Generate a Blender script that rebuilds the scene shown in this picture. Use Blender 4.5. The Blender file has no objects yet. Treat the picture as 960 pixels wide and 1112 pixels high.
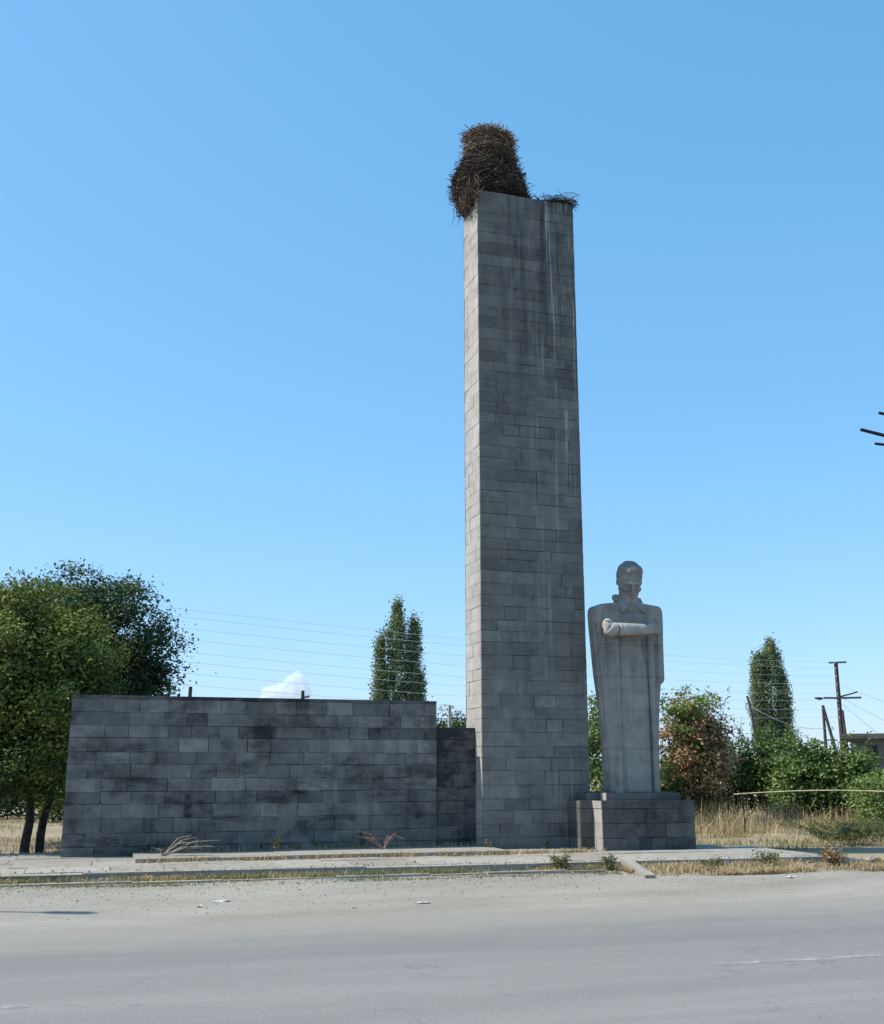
import bpy, math
import numpy as np
from mathutils import Vector

S = bpy.context.scene
COL = S.collection
rad = math.radians

# ------------------------------------------------------------------ camera, sky, sun, exposure
cam_d = bpy.data.cameras.new("camera")
cam = bpy.data.objects.new("camera", cam_d)
COL.objects.link(cam)
cam.location = (0, 0, 1.6)
cam.rotation_euler = (rad(90 + 13.2), 0, rad(-17.3))
cam_d.sensor_fit = 'HORIZONTAL'
cam_d.sensor_width = 36.0
cam_d.lens = 1188.0 / 960.0 * 36.0
cam_d.clip_start = 0.1
cam_d.clip_end = 12000
S.camera = cam

SUN_EL, SUN_D = rad(51.5), rad(13.5)
world = bpy.data.worlds.new("World")
S.world = world
world.use_nodes = True
wn, wl = world.node_tree.nodes, world.node_tree.links
sky = wn.new('ShaderNodeTexSky')
sky.sky_type = 'NISHITA'
sky.sun_disc = False
sky.sun_elevation = SUN_EL
sky.sun_rotation = rad(-76.5)
sky.altitude = 200
sky.air_density = 1.0
sky.dust_density = 0.5
sky.ozone_density = 1.0
# film response of the sky: per-channel power curve, the horizon held back and the zenith lifted
sepc = wn.new('ShaderNodeSeparateColor'); comb = wn.new('ShaderNodeCombineColor')
wl.new(sky.outputs[0], sepc.inputs[0])
for ch, (gam, gain) in enumerate(((0.81, 1.05), (0.52, 2.27), (0.50, 3.18))):
    p = wn.new('ShaderNodeMath'); p.operation = 'POWER'; p.inputs[1].default_value = gam
    m = wn.new('ShaderNodeMath'); m.operation = 'MULTIPLY'; m.inputs[1].default_value = gain
    wl.new(sepc.outputs[ch], p.inputs[0]); wl.new(p.outputs[0], m.inputs[0]); wl.new(m.outputs[0], comb.inputs[ch])
wl.new(comb.outputs[0], wn['Background'].inputs[0])
wn['Background'].inputs[1].default_value = 0.10

sun_d = bpy.data.lights.new("sun", 'SUN')
sun_d.energy = 4.2
sun_d.angle = rad(0.53)
sun_d.color = (1.0, 0.935, 0.82)
sun = bpy.data.objects.new("sun", sun_d)
COL.objects.link(sun)
LD = Vector((math.cos(SUN_D) * math.cos(SUN_EL), -math.sin(SUN_D) * math.cos(SUN_EL), -math.sin(SUN_EL)))
sun.rotation_euler = LD.to_track_quat('-Z', 'Y').to_euler()
sun.location = (-20, 30, 40)

S.view_settings.view_transform = 'Standard'
S.view_settings.look = 'None'
S.view_settings.exposure = 0.58
S.view_settings.gamma = 1.0

# ------------------------------------------------------------------ helpers
def tag(o, label=None, cat=None, group=None, kind=None):
    if label: o["label"] = label
    if cat: o["category"] = cat
    if group: o["group"] = group
    if kind: o["kind"] = kind
    return o

def empty(name, loc):
    o = bpy.data.objects.new(name, None)
    o.empty_display_size = 0.2
    o.location = loc
    COL.objects.link(o)
    return o

def link(name, me, mat, parent=None):
    o = bpy.data.objects.new(name, me)
    COL.objects.link(o)
    if mat is not None: me.materials.append(mat)
    if parent is not None:
        o.parent = parent
        o.matrix_parent_inverse = parent.matrix_world.inverted() if False else o.matrix_parent_inverse
        o.location = -Vector(parent.location)      # parts are modelled in world coordinates
    return o

class MB:
    """collects polygons (world coordinates) with a per-face tone and links them as one mesh"""
    def __init__(self):
        self.v, self.f, self.t, self.n = [], [], [], 0
    def add(self, verts, faces, tone=0.5):
        verts = np.asarray(verts, float).reshape(-1, 3)
        faces = np.asarray(faces, int)
        self.v.append(verts)
        self.f.append(faces + self.n)
        if np.isscalar(tone): tone = np.full(len(faces), tone)
        self.t.append(np.asarray(tone, float))
        self.n += len(verts)
    def box(self, lo, hi, tone=0.5):
        x0, y0, z0 = lo; x1, y1, z1 = hi
        v = [(x0,y0,z0),(x1,y0,z0),(x1,y1,z0),(x0,y1,z0),(x0,y0,z1),(x1,y0,z1),(x1,y1,z1),(x0,y1,z1)]
        self.add(v, [(0,3,2,1),(4,5,6,7),(0,1,5,4),(1,2,6,5),(2,3,7,6),(3,0,4,7)], tone)
    def prism(self, c, axes, half, tone=0.5, taper=1.0):
        c = np.array(c, float); a = [np.array(x, float) for x in axes]
        v = []
        for sz, k in ((-1, 1.0), (1, taper)):
            for sx, sy in ((-1,-1),(1,-1),(1,1),(-1,1)):
                v.append(c + a[0]*half[0]*sx*k + a[1]*half[1]*sy*k + a[2]*half[2]*sz)
        self.add(v, [(0,3,2,1),(4,5,6,7),(0,1,5,4),(1,2,6,5),(2,3,7,6),(3,0,4,7)], tone)
    def tube(self, pts, r, n=6, tone=0.5, caps=True):
        pts = np.asarray(pts, float); m = len(pts)
        r = np.full(m, r) if np.isscalar(r) else np.asarray(r, float)
        tg = np.gradient(pts, axis=0)
        tg /= np.linalg.norm(tg, axis=1)[:, None] + 1e-9
        ref = np.array([0, 0, 1.0]) if abs(tg[:, 2]).mean() < 0.8 else np.array([1.0, 0.2, 0])
        a = np.cross(tg, ref); a /= np.linalg.norm(a, axis=1)[:, None] + 1e-9
        b = np.cross(tg, a)
        th = np.arange(n) * 2 * np.pi / n
        v = pts[:, None] + r[:, None, None] * (a[:, None] * np.cos(th)[None, :, None] + b[:, None] * np.sin(th)[None, :, None])
        i = np.arange(m - 1)[:, None] * n; j = np.arange(n)[None]; k = (j + 1) % n
        f = np.stack([i + j, i + n + j, i + n + k, i + k], -1).reshape(-1, 4)
        self.add(v.reshape(-1, 3), f, tone)
        if caps and n == 4:
            self.add(v[0], [(0,1,2,3)], tone); self.add(v[-1], [(3,2,1,0)], tone)
        elif caps and n in (6, 8):
            for ring in (v[0], v[-1]):
                c = np.concatenate([ring, ring.mean(0)[None]])
                self.add(c, [(q, (q+1) % n, (q+2) % n, n) for q in range(0, n, 2)], tone)
    def build(self, name, mat, parent=None, smooth=False):
        v = np.concatenate(self.v); f = np.concatenate(self.f); t = np.concatenate(self.t)
        return mesh_np(name, v, f, t, mat, parent, smooth)

def mesh_np(name, v, f, tone, mat, parent=None, smooth=False):
    k = f.shape[1]
    me = bpy.data.meshes.new(name)
    me.vertices.add(len(v)); me.vertices.foreach_set('co', np.ascontiguousarray(v, np.float32).ravel())
    me.loops.add(f.size); me.loops.foreach_set('vertex_index', np.ascontiguousarray(f, np.int32).ravel())
    me.polygons.add(len(f))
    me.polygons.foreach_set('loop_start', np.arange(len(f), dtype=np.int32) * k)
    me.polygons.foreach_set('loop_total', np.full(len(f), k, np.int32))
    me.polygons.foreach_set('use_smooth', np.full(len(f), bool(smooth)))
    if tone is not None:
        at = me.attributes.new('tone', 'FLOAT', 'FACE')
        at.data.foreach_set('value', np.ascontiguousarray(tone, np.float32))
    me.update(calc_edges=True)
    me.validate()
    return link(name, me, mat, parent)

# ---- node material helper
class NM:
    def __init__(self, name):
        self.m = bpy.data.materials.new(name); self.m.use_nodes = True
        self.n = self.m.node_tree.nodes; self.l = self.m.node_tree.links
        self.b = self.n['Principled BSDF']
        self.b.inputs['Specular IOR Level'].default_value = 0.25
        self.tc = self.n.new('ShaderNodeNewGeometry')
        self.pos = self.tc.outputs['Position']
    def mapping(self, scale, loc=(0,0,0), src=None):
        m = self.n.new('ShaderNodeMapping'); m.inputs['Scale'].default_value = scale; m.inputs['Location'].default_value = loc
        self.l.new(src or self.pos, m.inputs['Vector']); return m.outputs[0]
    def noise(self, scale, detail=4, rough=0.55, vec=None, dist=0.0):
        x = self.n.new('ShaderNodeTexNoise'); x.inputs['Scale'].default_value = scale
        x.inputs['Detail'].default_value = detail; x.inputs['Roughness'].default_value = rough; x.inputs['Distortion'].default_value = dist
        self.l.new(vec or self.pos, x.inputs['Vector']); return x.outputs['Fac']
    def attr(self, name='tone'):
        a = self.n.new('ShaderNodeAttribute'); a.attribute_name = name; return a.outputs['Fac']
    def put(self, sock, v):
        if isinstance(v, (int, float)): sock.default_value = v
        elif isinstance(v, tuple): sock.default_value = v if len(v) == 4 else (*v, 1)
        else: self.l.new(v, sock)
    def math(self, op, a, b=0.0, c=None, clamp=False):
        x = self.n.new('ShaderNodeMath'); x.operation = op; x.use_clamp = clamp
        self.put(x.inputs[0], a); self.put(x.inputs[1], b)
        if c is not None: self.put(x.inputs[2], c)
        return x.outputs[0]
    def step(self, v, lo, hi):
        x = self.n.new('ShaderNodeMapRange'); x.interpolation_type = 'SMOOTHSTEP'
        self.put(x.inputs['Value'], v); x.inputs['From Min'].default_value = lo; x.inputs['From Max'].default_value = hi
        return x.outputs['Result']
    def mix(self, fac, a, b, blend='MIX'):
        x = self.n.new('ShaderNodeMix'); x.data_type = 'RGBA'; x.blend_type = blend
        self.put(x.inputs[0], fac); self.put(x.inputs[6], a); self.put(x.inputs[7], b); return x.outputs[2]
    def ramp(self, fac, stops):
        x = self.n.new('ShaderNodeValToRGB'); e = x.color_ramp.elements
        while len(e) < len(stops): e.new(0.5)
        for i, (p, c) in enumerate(stops): e[i].position = p; e[i].color = (*c, 1)
        self.put(x.inputs[0], fac); return x.outputs[0]
    def sep(self):
        x = self.n.new('ShaderNodeSeparateXYZ'); self.l.new(self.pos, x.inputs[0]); return x.outputs
    def bump(self, h, strength=0.3, dist=0.02):
        x = self.n.new('ShaderNodeBump'); x.inputs['Strength'].default_value = strength; x.inputs['Distance'].default_value = dist
        self.l.new(h, x.inputs['Height']); self.l.new(x.outputs[0], self.b.inputs['Normal'])
    def out(self, col, rough=0.85):
        self.put(self.b.inputs['Base Color'], col); self.put(self.b.inputs['Roughness'], rough); return self.m

def flat_mat(name, c, rough=0.7, var=0.25, scale=9.0, metallic=0.0):
    k = NM(name)
    n = k.noise(scale, 5)
    d = tuple(x * (1 - var) for x in c); e = tuple(min(1, x * (1 + var)) for x in c)
    k.b.inputs['Metallic'].default_value = metallic
    return k.out(k.ramp(n, [(0.3, d), (0.7, e)]), rough)

def stone_mat(name, droppings=False, streak=0.5, grime=0.5, blot=0.6, joints=None, dark=(0.032,0.032,0.033), mid=(0.185,0.173,0.157), light=(0.45,0.428,0.392)):
    k = NM(name)
    t = k.attr()
    big = k.noise(0.9, 5, 0.6)
    mid_n = k.noise(5.0, 6, 0.65)
    fine = k.noise(60.0, 4, 0.7)
    stv = k.noise(1.0, 5, 0.65, k.mapping((7.0, 7.0, 0.55)))
    v = k.math('ADD', t, k.math('MULTIPLY_ADD', mid_n, 0.5, -0.25))
    v = k.math('ADD', v, k.math('MULTIPLY_ADD', fine, 0.16, -0.08))
    bl = k.noise(1.0, 6, 0.68, k.mapping((1.1, 1.1, 2.4), (4, 1, 3)), 0.5)
    v = k.math('SUBTRACT', v, k.math('MULTIPLY', k.step(bl, 0.46, 0.64), 0.20 * blot))
    v = k.math('SUBTRACT', v, k.math('MULTIPLY', k.step(stv, 0.5, 0.78), 0.16 * streak))
    v = k.math('SUBTRACT', v, k.math('MULTIPLY', k.step(big, 0.45, 0.7), 0.24 * grime), clamp=True)
    col = k.ramp(v, [(0.0, dark), (0.5, mid), (1.0, light)])
    warm = k.noise(2.3, 3)
    col = k.mix(k.math('MULTIPLY', k.step(warm, 0.5, 0.75), 0.35), col, k.mix(1.0, col, (1.0, 0.93, 0.86), 'MULTIPLY'))
    if joints:
        x, y, z = k.sep()
        wz_ = k.math('ADD', z, k.math('MULTIPLY_ADD', mid_n, 0.016, -0.008))
        for zj in joints:
            ln = k.math('SUBTRACT', 1.0, k.step(k.math('ABSOLUTE', k.math('SUBTRACT', wz_, zj)), 0.006, 0.014))
            col = k.mix(k.math('MULTIPLY', ln, 0.32), col, (0.045,0.045,0.046))
    if droppings:
        x, y, z = k.sep()
        st = k.noise(1.0, 3, 0.6, k.mapping((26.0, 3.0, 0.42)))
        brk = k.noise(1.0, 3, 0.6, k.mapping((5.0, 5.0, 0.9), (3, 1, 2)))
        m = k.math('MULTIPLY', k.step(st, 0.53, 0.62), k.step(brk, 0.42, 0.60))
        m = k.math('MULTIPLY', m, k.step(x, 7.2, 8.05))
        m = k.math('MULTIPLY', m, k.math('ADD', k.math('MULTIPLY', k.step(z, 5.0, 11.0), 0.30), 0.26))
        col = k.mix(m, col, (0.5, 0.5, 0.49))
        dk = k.noise(1.0, 5, 0.6, k.mapping((4.0, 2.0, 0.35), (7, 0, 0)))
        m2 = k.math('MULTIPLY', k.step(dk, 0.46, 0.64), k.math('MULTIPLY', k.step(x, 6.6, 7.3), k.step(z, 7.0, 12.4)))
        col = k.mix(k.math('MULTIPLY', m2, 0.7), col, (0.035, 0.037, 0.042))
    k.bump(k.math('ADD', k.math('MULTIPLY', fine, 0.5), mid_n), 0.35, 0.012)
    return k.out(col, 0.9)

# ------------------------------------------------------------------ masonry
rng = np.random.default_rng(11)
TH, JO = 0.03, 0.006

def courses(H, lo, hi, rg):
    hs = []
    while sum(hs) < H: hs.append(rg.uniform(lo, hi))
    hs = np.array(hs) * H / sum(hs)
    return np.concatenate([[0], np.cumsum(hs)])

def clad(mb, o, u, nrm, L, zs, wlo, whi, tone, rg, z0=0.0):
    """stone slabs TH thick in courses zs on the face starting at o, running along u, facing nrm"""
    o, u, nrm = (np.array(x, float) for x in (o, u, nrm)); up = np.array([0, 0, 1.0])
    for a, b in zip(zs[:-1], zs[1:]):
        ws = []
        rowt = rg.normal(0, 0.35)
        while sum(ws) < L: ws.append(rg.uniform(wlo, whi))
        ws[-1] -= sum(ws) - L
        if ws[-1] < 0.15 and len(ws) > 1: ws[-2] += ws[-1]; ws.pop()
        x = 0.0
        for w in ws:
            m, s = tone(x / L, a, b)
            t = m + s * (0.75 * np.clip(rg.normal(), -1.8, 1.8) + rowt)
            pr = rg.uniform(-0.004, 0.006)
            g = JO / 2
            x0 = x + (g if x > 0 else 0); x1 = x + w - (g if x + w < L - 1e-6 else 0)
            p = []
            for d in (0.0, TH + pr):
                for xx, zz in ((x0, a + g), (x1, a + g), (x1, b - g), (x0, b - g)):
                    jx, jz = rg.uniform(-0.005, 0.005, 2) if d > 0 and 0.01 < xx < L - 0.01 else (0, 0)
                    p.append(o + u * (xx + jx) + up * (zz + jz) + nrm * (d - TH))
            mb.add(p, [(4,5,6,7),(0,1,5,4),(1,2,6,5),(2,3,7,6),(3,0,4,7)], t)
            x += w

def block(name, lo, hi, mat, parent, tones, rh=(0.195,0.24), bw=(0.26,0.66), seed=1, core=0.12):
    """a block of coursed masonry: solid core, slabs on the four sides; tones = front, back, left, right"""
    rg = np.random.default_rng(seed); mb = MB()
    x0, y0, z0 = lo; x1, y1, z1 = hi
    mb.box((x0+TH, y0+TH, z0), (x1-TH, y1-TH, z1), core)
    zs = courses(z1 - z0, *rh, rg)
    fr, bk, lf, rt = tones
    clad(mb, (x0,y0,z0), (1,0,0), (0,-1,0), x1-x0, zs, *bw, fr, rg)
    clad(mb, (x0,y1,z0), (1,0,0), (0,1,0), x1-x0, zs, *bw, bk, rg)
    clad(mb, (x0,y0+TH,z0), (0,1,0), (-1,0,0), y1-y0-2*TH, zs, *bw, lf, rg)
    clad(mb, (x1,y0+TH,z0), (0,1,0), (1,0,0), y1-y0-2*TH, zs, *bw, rt, rg)
    return mb.build(name, mat, parent)

M_pillar = stone_mat('pillar_stone', droppings=True, streak=0.7, grime=0.40, blot=0.45)
M_wall = stone_mat('wall_stone', streak=1.0, grime=0.8, blot=1.35)
M_ped = stone_mat('pedestal_stone', streak=0.7, grime=0.3)
M_statue = stone_mat('statue_stone', streak=1.5, grime=0.55, blot=0.5, joints=(1.95, 3.22, 3.80), mid=(0.235,0.22,0.20), light=(0.46,0.43,0.385))

Z0 = 0.2      # foundations start a little below the paving (paving top 0.25)

# ------------------------------------------------------------------ ground
def ground_z(x, y):
    z = np.interp(y, [-60, 12.3, 15.0, 15.6, 60], [-0.02, -0.02, 0.125, 0.15, 0.2])
    z = z + 0.03 * np.sin(x * 0.9 + 1.3 * np.sin(y * 0.7)) * np.clip((y - 18.5) / 6, 0, 1)
    return z

def grid_sheet(name, xs, ys, zf, mat, kind='structure'):
    X, Y = np.meshgrid(xs, ys); Z = zf(X, Y)
    v = np.stack([X, Y, Z], -1).reshape(-1, 3)
    nx, ny = len(xs), len(ys)
    i = (np.arange(ny-1)[:, None] * nx + np.arange(nx-1)[None]).ravel()
    f = np.stack([i, i+1, i+nx+1, i+nx], -1)
    o = mesh_np(name, v, f, None, mat, None, True)
    return tag(o, kind=kind)

k = NM('dry_earth')
n1 = k.noise(0.35, 6, 0.6); n2 = k.noise(4.0, 6, 0.7); n3 = k.noise(45, 3, 0.7)
c = k.ramp(n1, [(0.3, (0.20,0.165,0.105)), (0.55, (0.31,0.26,0.175)), (0.75, (0.23,0.20,0.11))])
c = k.mix(k.math('MULTIPLY', k.step(n2, 0.45, 0.7), 0.6), c, (0.17,0.14,0.085))
c = k.mix(k.math('MULTIPLY', k.step(n3, 0.55, 0.75), 0.4), c, (0.38,0.34,0.27))
k.bump(k.math('ADD', n2, k.math('MULTIPLY', n3, 0.5)), 0.6, 0.05)
M_earth = k.out(c, 0.95)
xs = np.concatenate([[-4000,-1500,-500,-200,-100,-60], np.arange(-40, 60, 0.8), [80,120,250,600,1500,4000]])
ys = np.concatenate([[-2000,-600,-150,-60,-20,0,6,10], np.arange(11.9, 16, 0.2), np.arange(16.4, 60, 0.8), [80,120,250,600,1500,5000]])
grid_sheet('ground', xs, ys, ground_z, M_earth)

k = NM('shoulder_gravel')
n1 = k.noise(0.6, 6, 0.62, k.mapping((0.5, 1.6, 1))); n2 = k.noise(9.0, 6, 0.7); n3 = k.noise(70, 3, 0.75); n4 = k.noise(170, 2, 0.7)
c = k.ramp(n1, [(0.3, (0.21,0.192,0.16)), (0.5, (0.262,0.243,0.206)), (0.7, (0.32,0.297,0.254))])
c = k.mix(k.math('MULTIPLY', k.step(n2, 0.48, 0.75), 0.35), c, (0.20,0.19,0.17))
c = k.mix(k.math('MULTIPLY', k.step(n3, 0.52, 0.7), 0.5), c, (0.36,0.345,0.31))
c = k.mix(k.math('MULTIPLY', k.step(n4, 0.58, 0.72), 0.3), c, (0.17,0.16,0.145))
g1 = k.noise(22, 3, 0.65, k.mapping((1, 0.5, 1))); g2 = k.noise(48, 2, 0.65, k.mapping((1, 0.45, 1)))
x, y, z = k.sep()
near = k.math('ADD', 0.35, k.math('MULTIPLY', k.step(y, 13.0, 15.2), 0.65))
c = k.mix(k.math('MULTIPLY', k.math('MULTIPLY', k.step(g1, 0.55, 0.68), 0.75), near), c, (0.15,0.135,0.11))
c = k.mix(k.math('MULTIPLY', k.math('MULTIPLY', k.step(g2, 0.58, 0.68), 0.7), near), c, (0.42,0.40,0.35))
k.bump(k.math('ADD', n3, k.math('ADD', n2, n4)), 0.3, 0.02)
M_gravel = k.out(c, 0.95)
def shoulder_z(x, y):
    return ground_z(x, y) + 0.008 + 0.007 * np.sin(x * 1.7 + y) * np.sin(x * 0.63 - 2 * y)
grid_sheet('gravel_shoulder', np.arange(-40, 60, 0.5), np.arange(11.5, 15.46, 0.18), shoulder_z, M_gravel)

k = NM('dusty_asphalt')
x, y, z = k.sep()
n1 = k.noise(1.0, 5, 0.6, k.mapping((0.10, 1.1, 1))); n2 = k.noise(2.2, 5, 0.6, k.mapping((0.45, 1, 1))); n3 = k.noise(120, 3, 0.7); n4 = k.noise(28, 4, 0.7)
c = k.ramp(n1, [(0.34, (0.168,0.162,0.150)), (0.5, (0.188,0.181,0.168)), (0.64, (0.215,0.206,0.190))])
c = k.mix(k.math('MULTIPLY', k.step(n2, 0.5, 0.75), 0.35), c, (0.165,0.165,0.168))
c = k.mix(k.math('MULTIPLY', k.step(n3, 0.5, 0.68), 0.6), c, (0.34,0.335,0.32))
c = k.mix(k.math('MULTIPLY', k.step(n4, 0.55, 0.72), 0.35), c, (0.125,0.125,0.126))
g1 = k.noise(34, 2, 0.6, k.mapping((1, 0.55, 1))); g2 = k.noise(75, 2, 0.6, k.mapping((1, 0.5, 1)))
c = k.mix(k.math('MULTIPLY', k.step(g1, 0.56, 0.70), 0.5), c, (0.13,0.13,0.13))
c = k.mix(k.math('MULTIPLY', k.step(g2, 0.58, 0.70), 0.6), c, (0.36,0.355,0.34))
# cracks
vor = k.n.new('ShaderNodeTexVoronoi'); vor.feature = 'DISTANCE_TO_EDGE'; vor.inputs['Scale'].default_value = 0.33
wob = k.n.new('ShaderNodeVectorMath'); wob.operation = 'ADD'
nz = k.n.new('ShaderNodeTexNoise'); nz.inputs['Scale'].default_value = 2.5; nz.inputs['Detail'].default_value = 5
sc = k.n.new('ShaderNodeVectorMath'); sc.operation = 'SCALE'; sc.inputs['Scale'].default_value = 0.9
k.l.new(k.pos, nz.inputs['Vector']); k.l.new(nz.outputs['Color'], sc.inputs[0]); k.l.new(sc.outputs[0], wob.inputs[0]); k.l.new(k.pos, wob.inputs[1])
k.l.new(wob.outputs[0], vor.inputs['Vector'])
crk = k.math('MULTIPLY', k.math('SUBTRACT', 1.0, k.step(vor.outputs['Distance'], 0.002, 0.008)), k.step(n2, 0.45, 0.6))
c = k.mix(k.math('MULTIPLY', crk, 0.34), c, (0.09,0.09,0.09))
band = k.math('MULTIPLY', k.step(y, 9.5, 10.2), k.math('SUBTRACT', 1.0, k.step(y, 11.0, 11.9)))
c = k.mix(k.math('MULTIPLY', band, 0.3), c, (0.14,0.138,0.135))
rut = k.noise(1.0, 3, 0.5, k.mapping((0.05, 3.2, 1), (0, 2, 0)))
c = k.mix(k.math('MULTIPLY', k.step(rut, 0.52, 0.7), 0.22), c, (0.15,0.148,0.145))
# dust drifting in from the shoulder
e = k.math('ADD', k.math('ADD', y, k.math('MULTIPLY_ADD', n2, 2.8, -1.4)), k.math('MULTIPLY_ADD', n4, 2.4, -1.2))
c = k.mix(k.math('MULTIPLY', k.step(e, 10.0, 12.6), 1.0), c, k.mix(n4, (0.205,0.192,0.166), (0.29,0.271,0.234)))
k.bump(k.math('ADD', n3, n4), 0.35, 0.012)
M_road = k.out(c, 0.8)
grid_sheet('road', np.array([-300,-100,-40,-20,0,20,40,100,300.]), np.array([2.2,5,8,10,12.52]), lambda X, Y: X*0, M_road)

k = NM('worn_line_paint')
n1 = k.noise(7, 5, 0.7); n2 = k.noise(60, 3, 0.7)
c = k.mix(k.step(k.math('ADD', k.math('MULTIPLY', n1, 0.7), k.math('MULTIPLY', n2, 0.3)), 0.47, 0.56), (0.195,0.189,0.178), (0.30,0.292,0.275))
M_line = k.out(c, 0.8)
mb = MB()
for xa in (-14.9, -4.9, 5.1, 15.1): mb.add([(xa,8.62,0.0015),(xa+4.6,8.58,0.0015),(xa+4.6,8.69,0.0015),(xa,8.73,0.0015)], [(0,1,2,3)])
tag(mb.build('road_marking', M_line), kind='structure')

# paving: raised slab with kerb edge, low step against the wall
k = NM('paving_concrete')
n1 = k.noise(0.8, 5, 0.6); n2 = k.noise(7, 6, 0.7); n3 = k.noise(70, 3, 0.7)
t = k.attr()
c = k.ramp(k.math('ADD', t, k.math('MULTIPLY_ADD', n1, 0.5, -0.25)), [(0.1, (0.19,0.175,0.148)), (0.5, (0.285,0.27,0.238)), (0.9, (0.37,0.355,0.315))])
c = k.mix(k.math('MULTIPLY', k.step(n2, 0.48, 0.66), 0.75), c, (0.21,0.185,0.135))
c = k.mix(k.math('MULTIPLY', k.step(n3, 0.55, 0.7), 0.3), c, (0.15,0.145,0.135))
k.bump(k.math('ADD', n2, n3), 0.4, 0.015)
M_pave = k.out(c, 0.9)
def edge_y(x): return 15.88 - 0.037 * (x + 1)
rg = np.random.default_rng(5)
mb = MB()
xa = -9.0
while xa < 11.2:
    w = rg.uniform(0.9, 1.5); xb = min(xa + w, 11.25)
    ya = edge_y(xa)
    # kerb-stone along the edge
    dz = rg.uniform(-0.008, 0.008)
    g = 0.006
    if not (6.95 < xa < 7.2):
        mb.add([(xa+g,ya,0.0),(xb-g,edge_y(xb),0.0),(xb-g,edge_y(xb)+0.28,0.0),(xa+g,ya+0.28,0.0),
                (xa+g,ya,0.25+dz),(xb-g,edge_y(xb),0.25+dz),(xb-g,edge_y(xb)+0.28,0.25+dz),(xa+g,ya+0.28,0.25+dz)],
               [(0,3,2,1),(4,5,6,7),(0,1,5,4),(1,2,6,5),(2,3,7,6),(3,0,4,7)], rg.uniform(0.45, 0.75))
    xa = xb
yb = 16.25
while yb < 19.9:
    d = min(rg.uniform(0.75, 0.95), 20.0 - yb)
    xa = -9.0 - rg.uniform(0, 0.6)
    xend = 11.35 if yb < 17.3 else (10.9 if yb < 18.6 else 6.0)
    while xa < xend:
        xb = min(xa + rg.uniform(0.8, 1.3), xend)
        z1 = 0.247 + rg.uniform(-0.008, 0.006)
        y0 = yb + 0.01 if yb > 16.3 else edge_y(xb) + 0.285
        mb.box((xa + 0.008, y0, 0.02), (xb - 0.008, yb + d - 0.01, z1), rg.uniform(0.35, 0.7))
        xa = xb
    yb += d
mb.add([(-9.5,16.0,0.238),(10.9,15.6,0.238),(10.9,18.3,0.238),(6.0,18.3,0.238),(6.0,19.9,0.238),(-9.5,19.9,0.238)][:4]+[(-9.5,18.3,0.238),(-9.5,19.9,0.238),(6.0,19.9,0.238),(6.0,18.3,0.238)], [(0,1,2,4),(4,7,6,5)], 0.1)
tag(mb.build('pavement', M_pave), kind='structure')
mb = MB(); xa = 0.7
while xa < 6.5:
    xb = min(xa + rg.uniform(0.8, 1.4), 6.6)
    mb.box((xa + 0.006, 17.45 + rg.uniform(-0.015, 0.015), 0.2), (xb - 0.006, 18.84, 0.298 + rg.uniform(-0.006, 0.006)), rg.uniform(0.3, 0.6))
    xa = xb
tag(mb.build('pavement', M_pave), kind='structure')
mb = MB(); xa = -9.0
while xa < 7.1:
    xb = min(xa + rg.uniform(0.8, 1.6), 7.25)
    y0 = 15.42 - 0.03 * (xa + 1)
    dz = rg.uniform(-0.012, 0.008)
    mb.box((xa + 0.008, y0, -0.05), (xb - 0.008, y0 + 0.13, 0.172 + dz), rg.uniform(0.4, 0.8))
    xa = xb
tag(mb.build('kerb', M_pave), kind='structure')

# ------------------------------------------------------------------ monument: wall, pillar, plinth
def tone_wall(u, a, b):
    if a < 0.62: return 0.43, 0.05
    return 0.46, 0.105
wall_root = tag(empty('stone_wall', (3.1, 19.05, Z0)),
    'long low wall of dark weathered grey stone blocks with a lower step beside the tall pillar', 'wall')
side = lambda u, a, b: (0.72, 0.06)  # sun-facing end of the wall, sunlight put into the tone
plain = lambda u, a, b: (0.36, 0.07)
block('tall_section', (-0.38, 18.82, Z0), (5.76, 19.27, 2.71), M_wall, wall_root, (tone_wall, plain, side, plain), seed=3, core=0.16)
block('low_section', (5.763, 18.86, Z0), (6.52, 19.22, 2.31), M_wall, wall_root, (lambda u,a,b: (0.24, 0.06), plain, plain, plain), seed=8, core=0.10)
mb = MB(); xa = -0.383
rg = np.random.default_rng(4)
while xa < 5.7:
    xb = min(xa + rg.uniform(0.9, 1.5), 5.763)
    mb.box((xa + 0.003, 18.815, 2.712), (xb - 0.003, 19.275, 2.765), rg.uniform(0.26, 0.36)); xa = xb
mb.build('coping', M_wall, wall_root)

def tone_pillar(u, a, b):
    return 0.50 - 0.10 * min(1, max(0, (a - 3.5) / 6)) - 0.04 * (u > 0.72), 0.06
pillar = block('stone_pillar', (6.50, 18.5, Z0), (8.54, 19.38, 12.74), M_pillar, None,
    (tone_pillar, plain, lambda u,a,b: (0.86, 0.035), plain), rh=(0.19,0.255), bw=(0.28,0.75), seed=21, core=0.32)  # left face paler: sunlight painted into its block tone
tag(pillar, 'tall square pillar of grey stone blocks carrying a stork nest', 'pillar')

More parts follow.
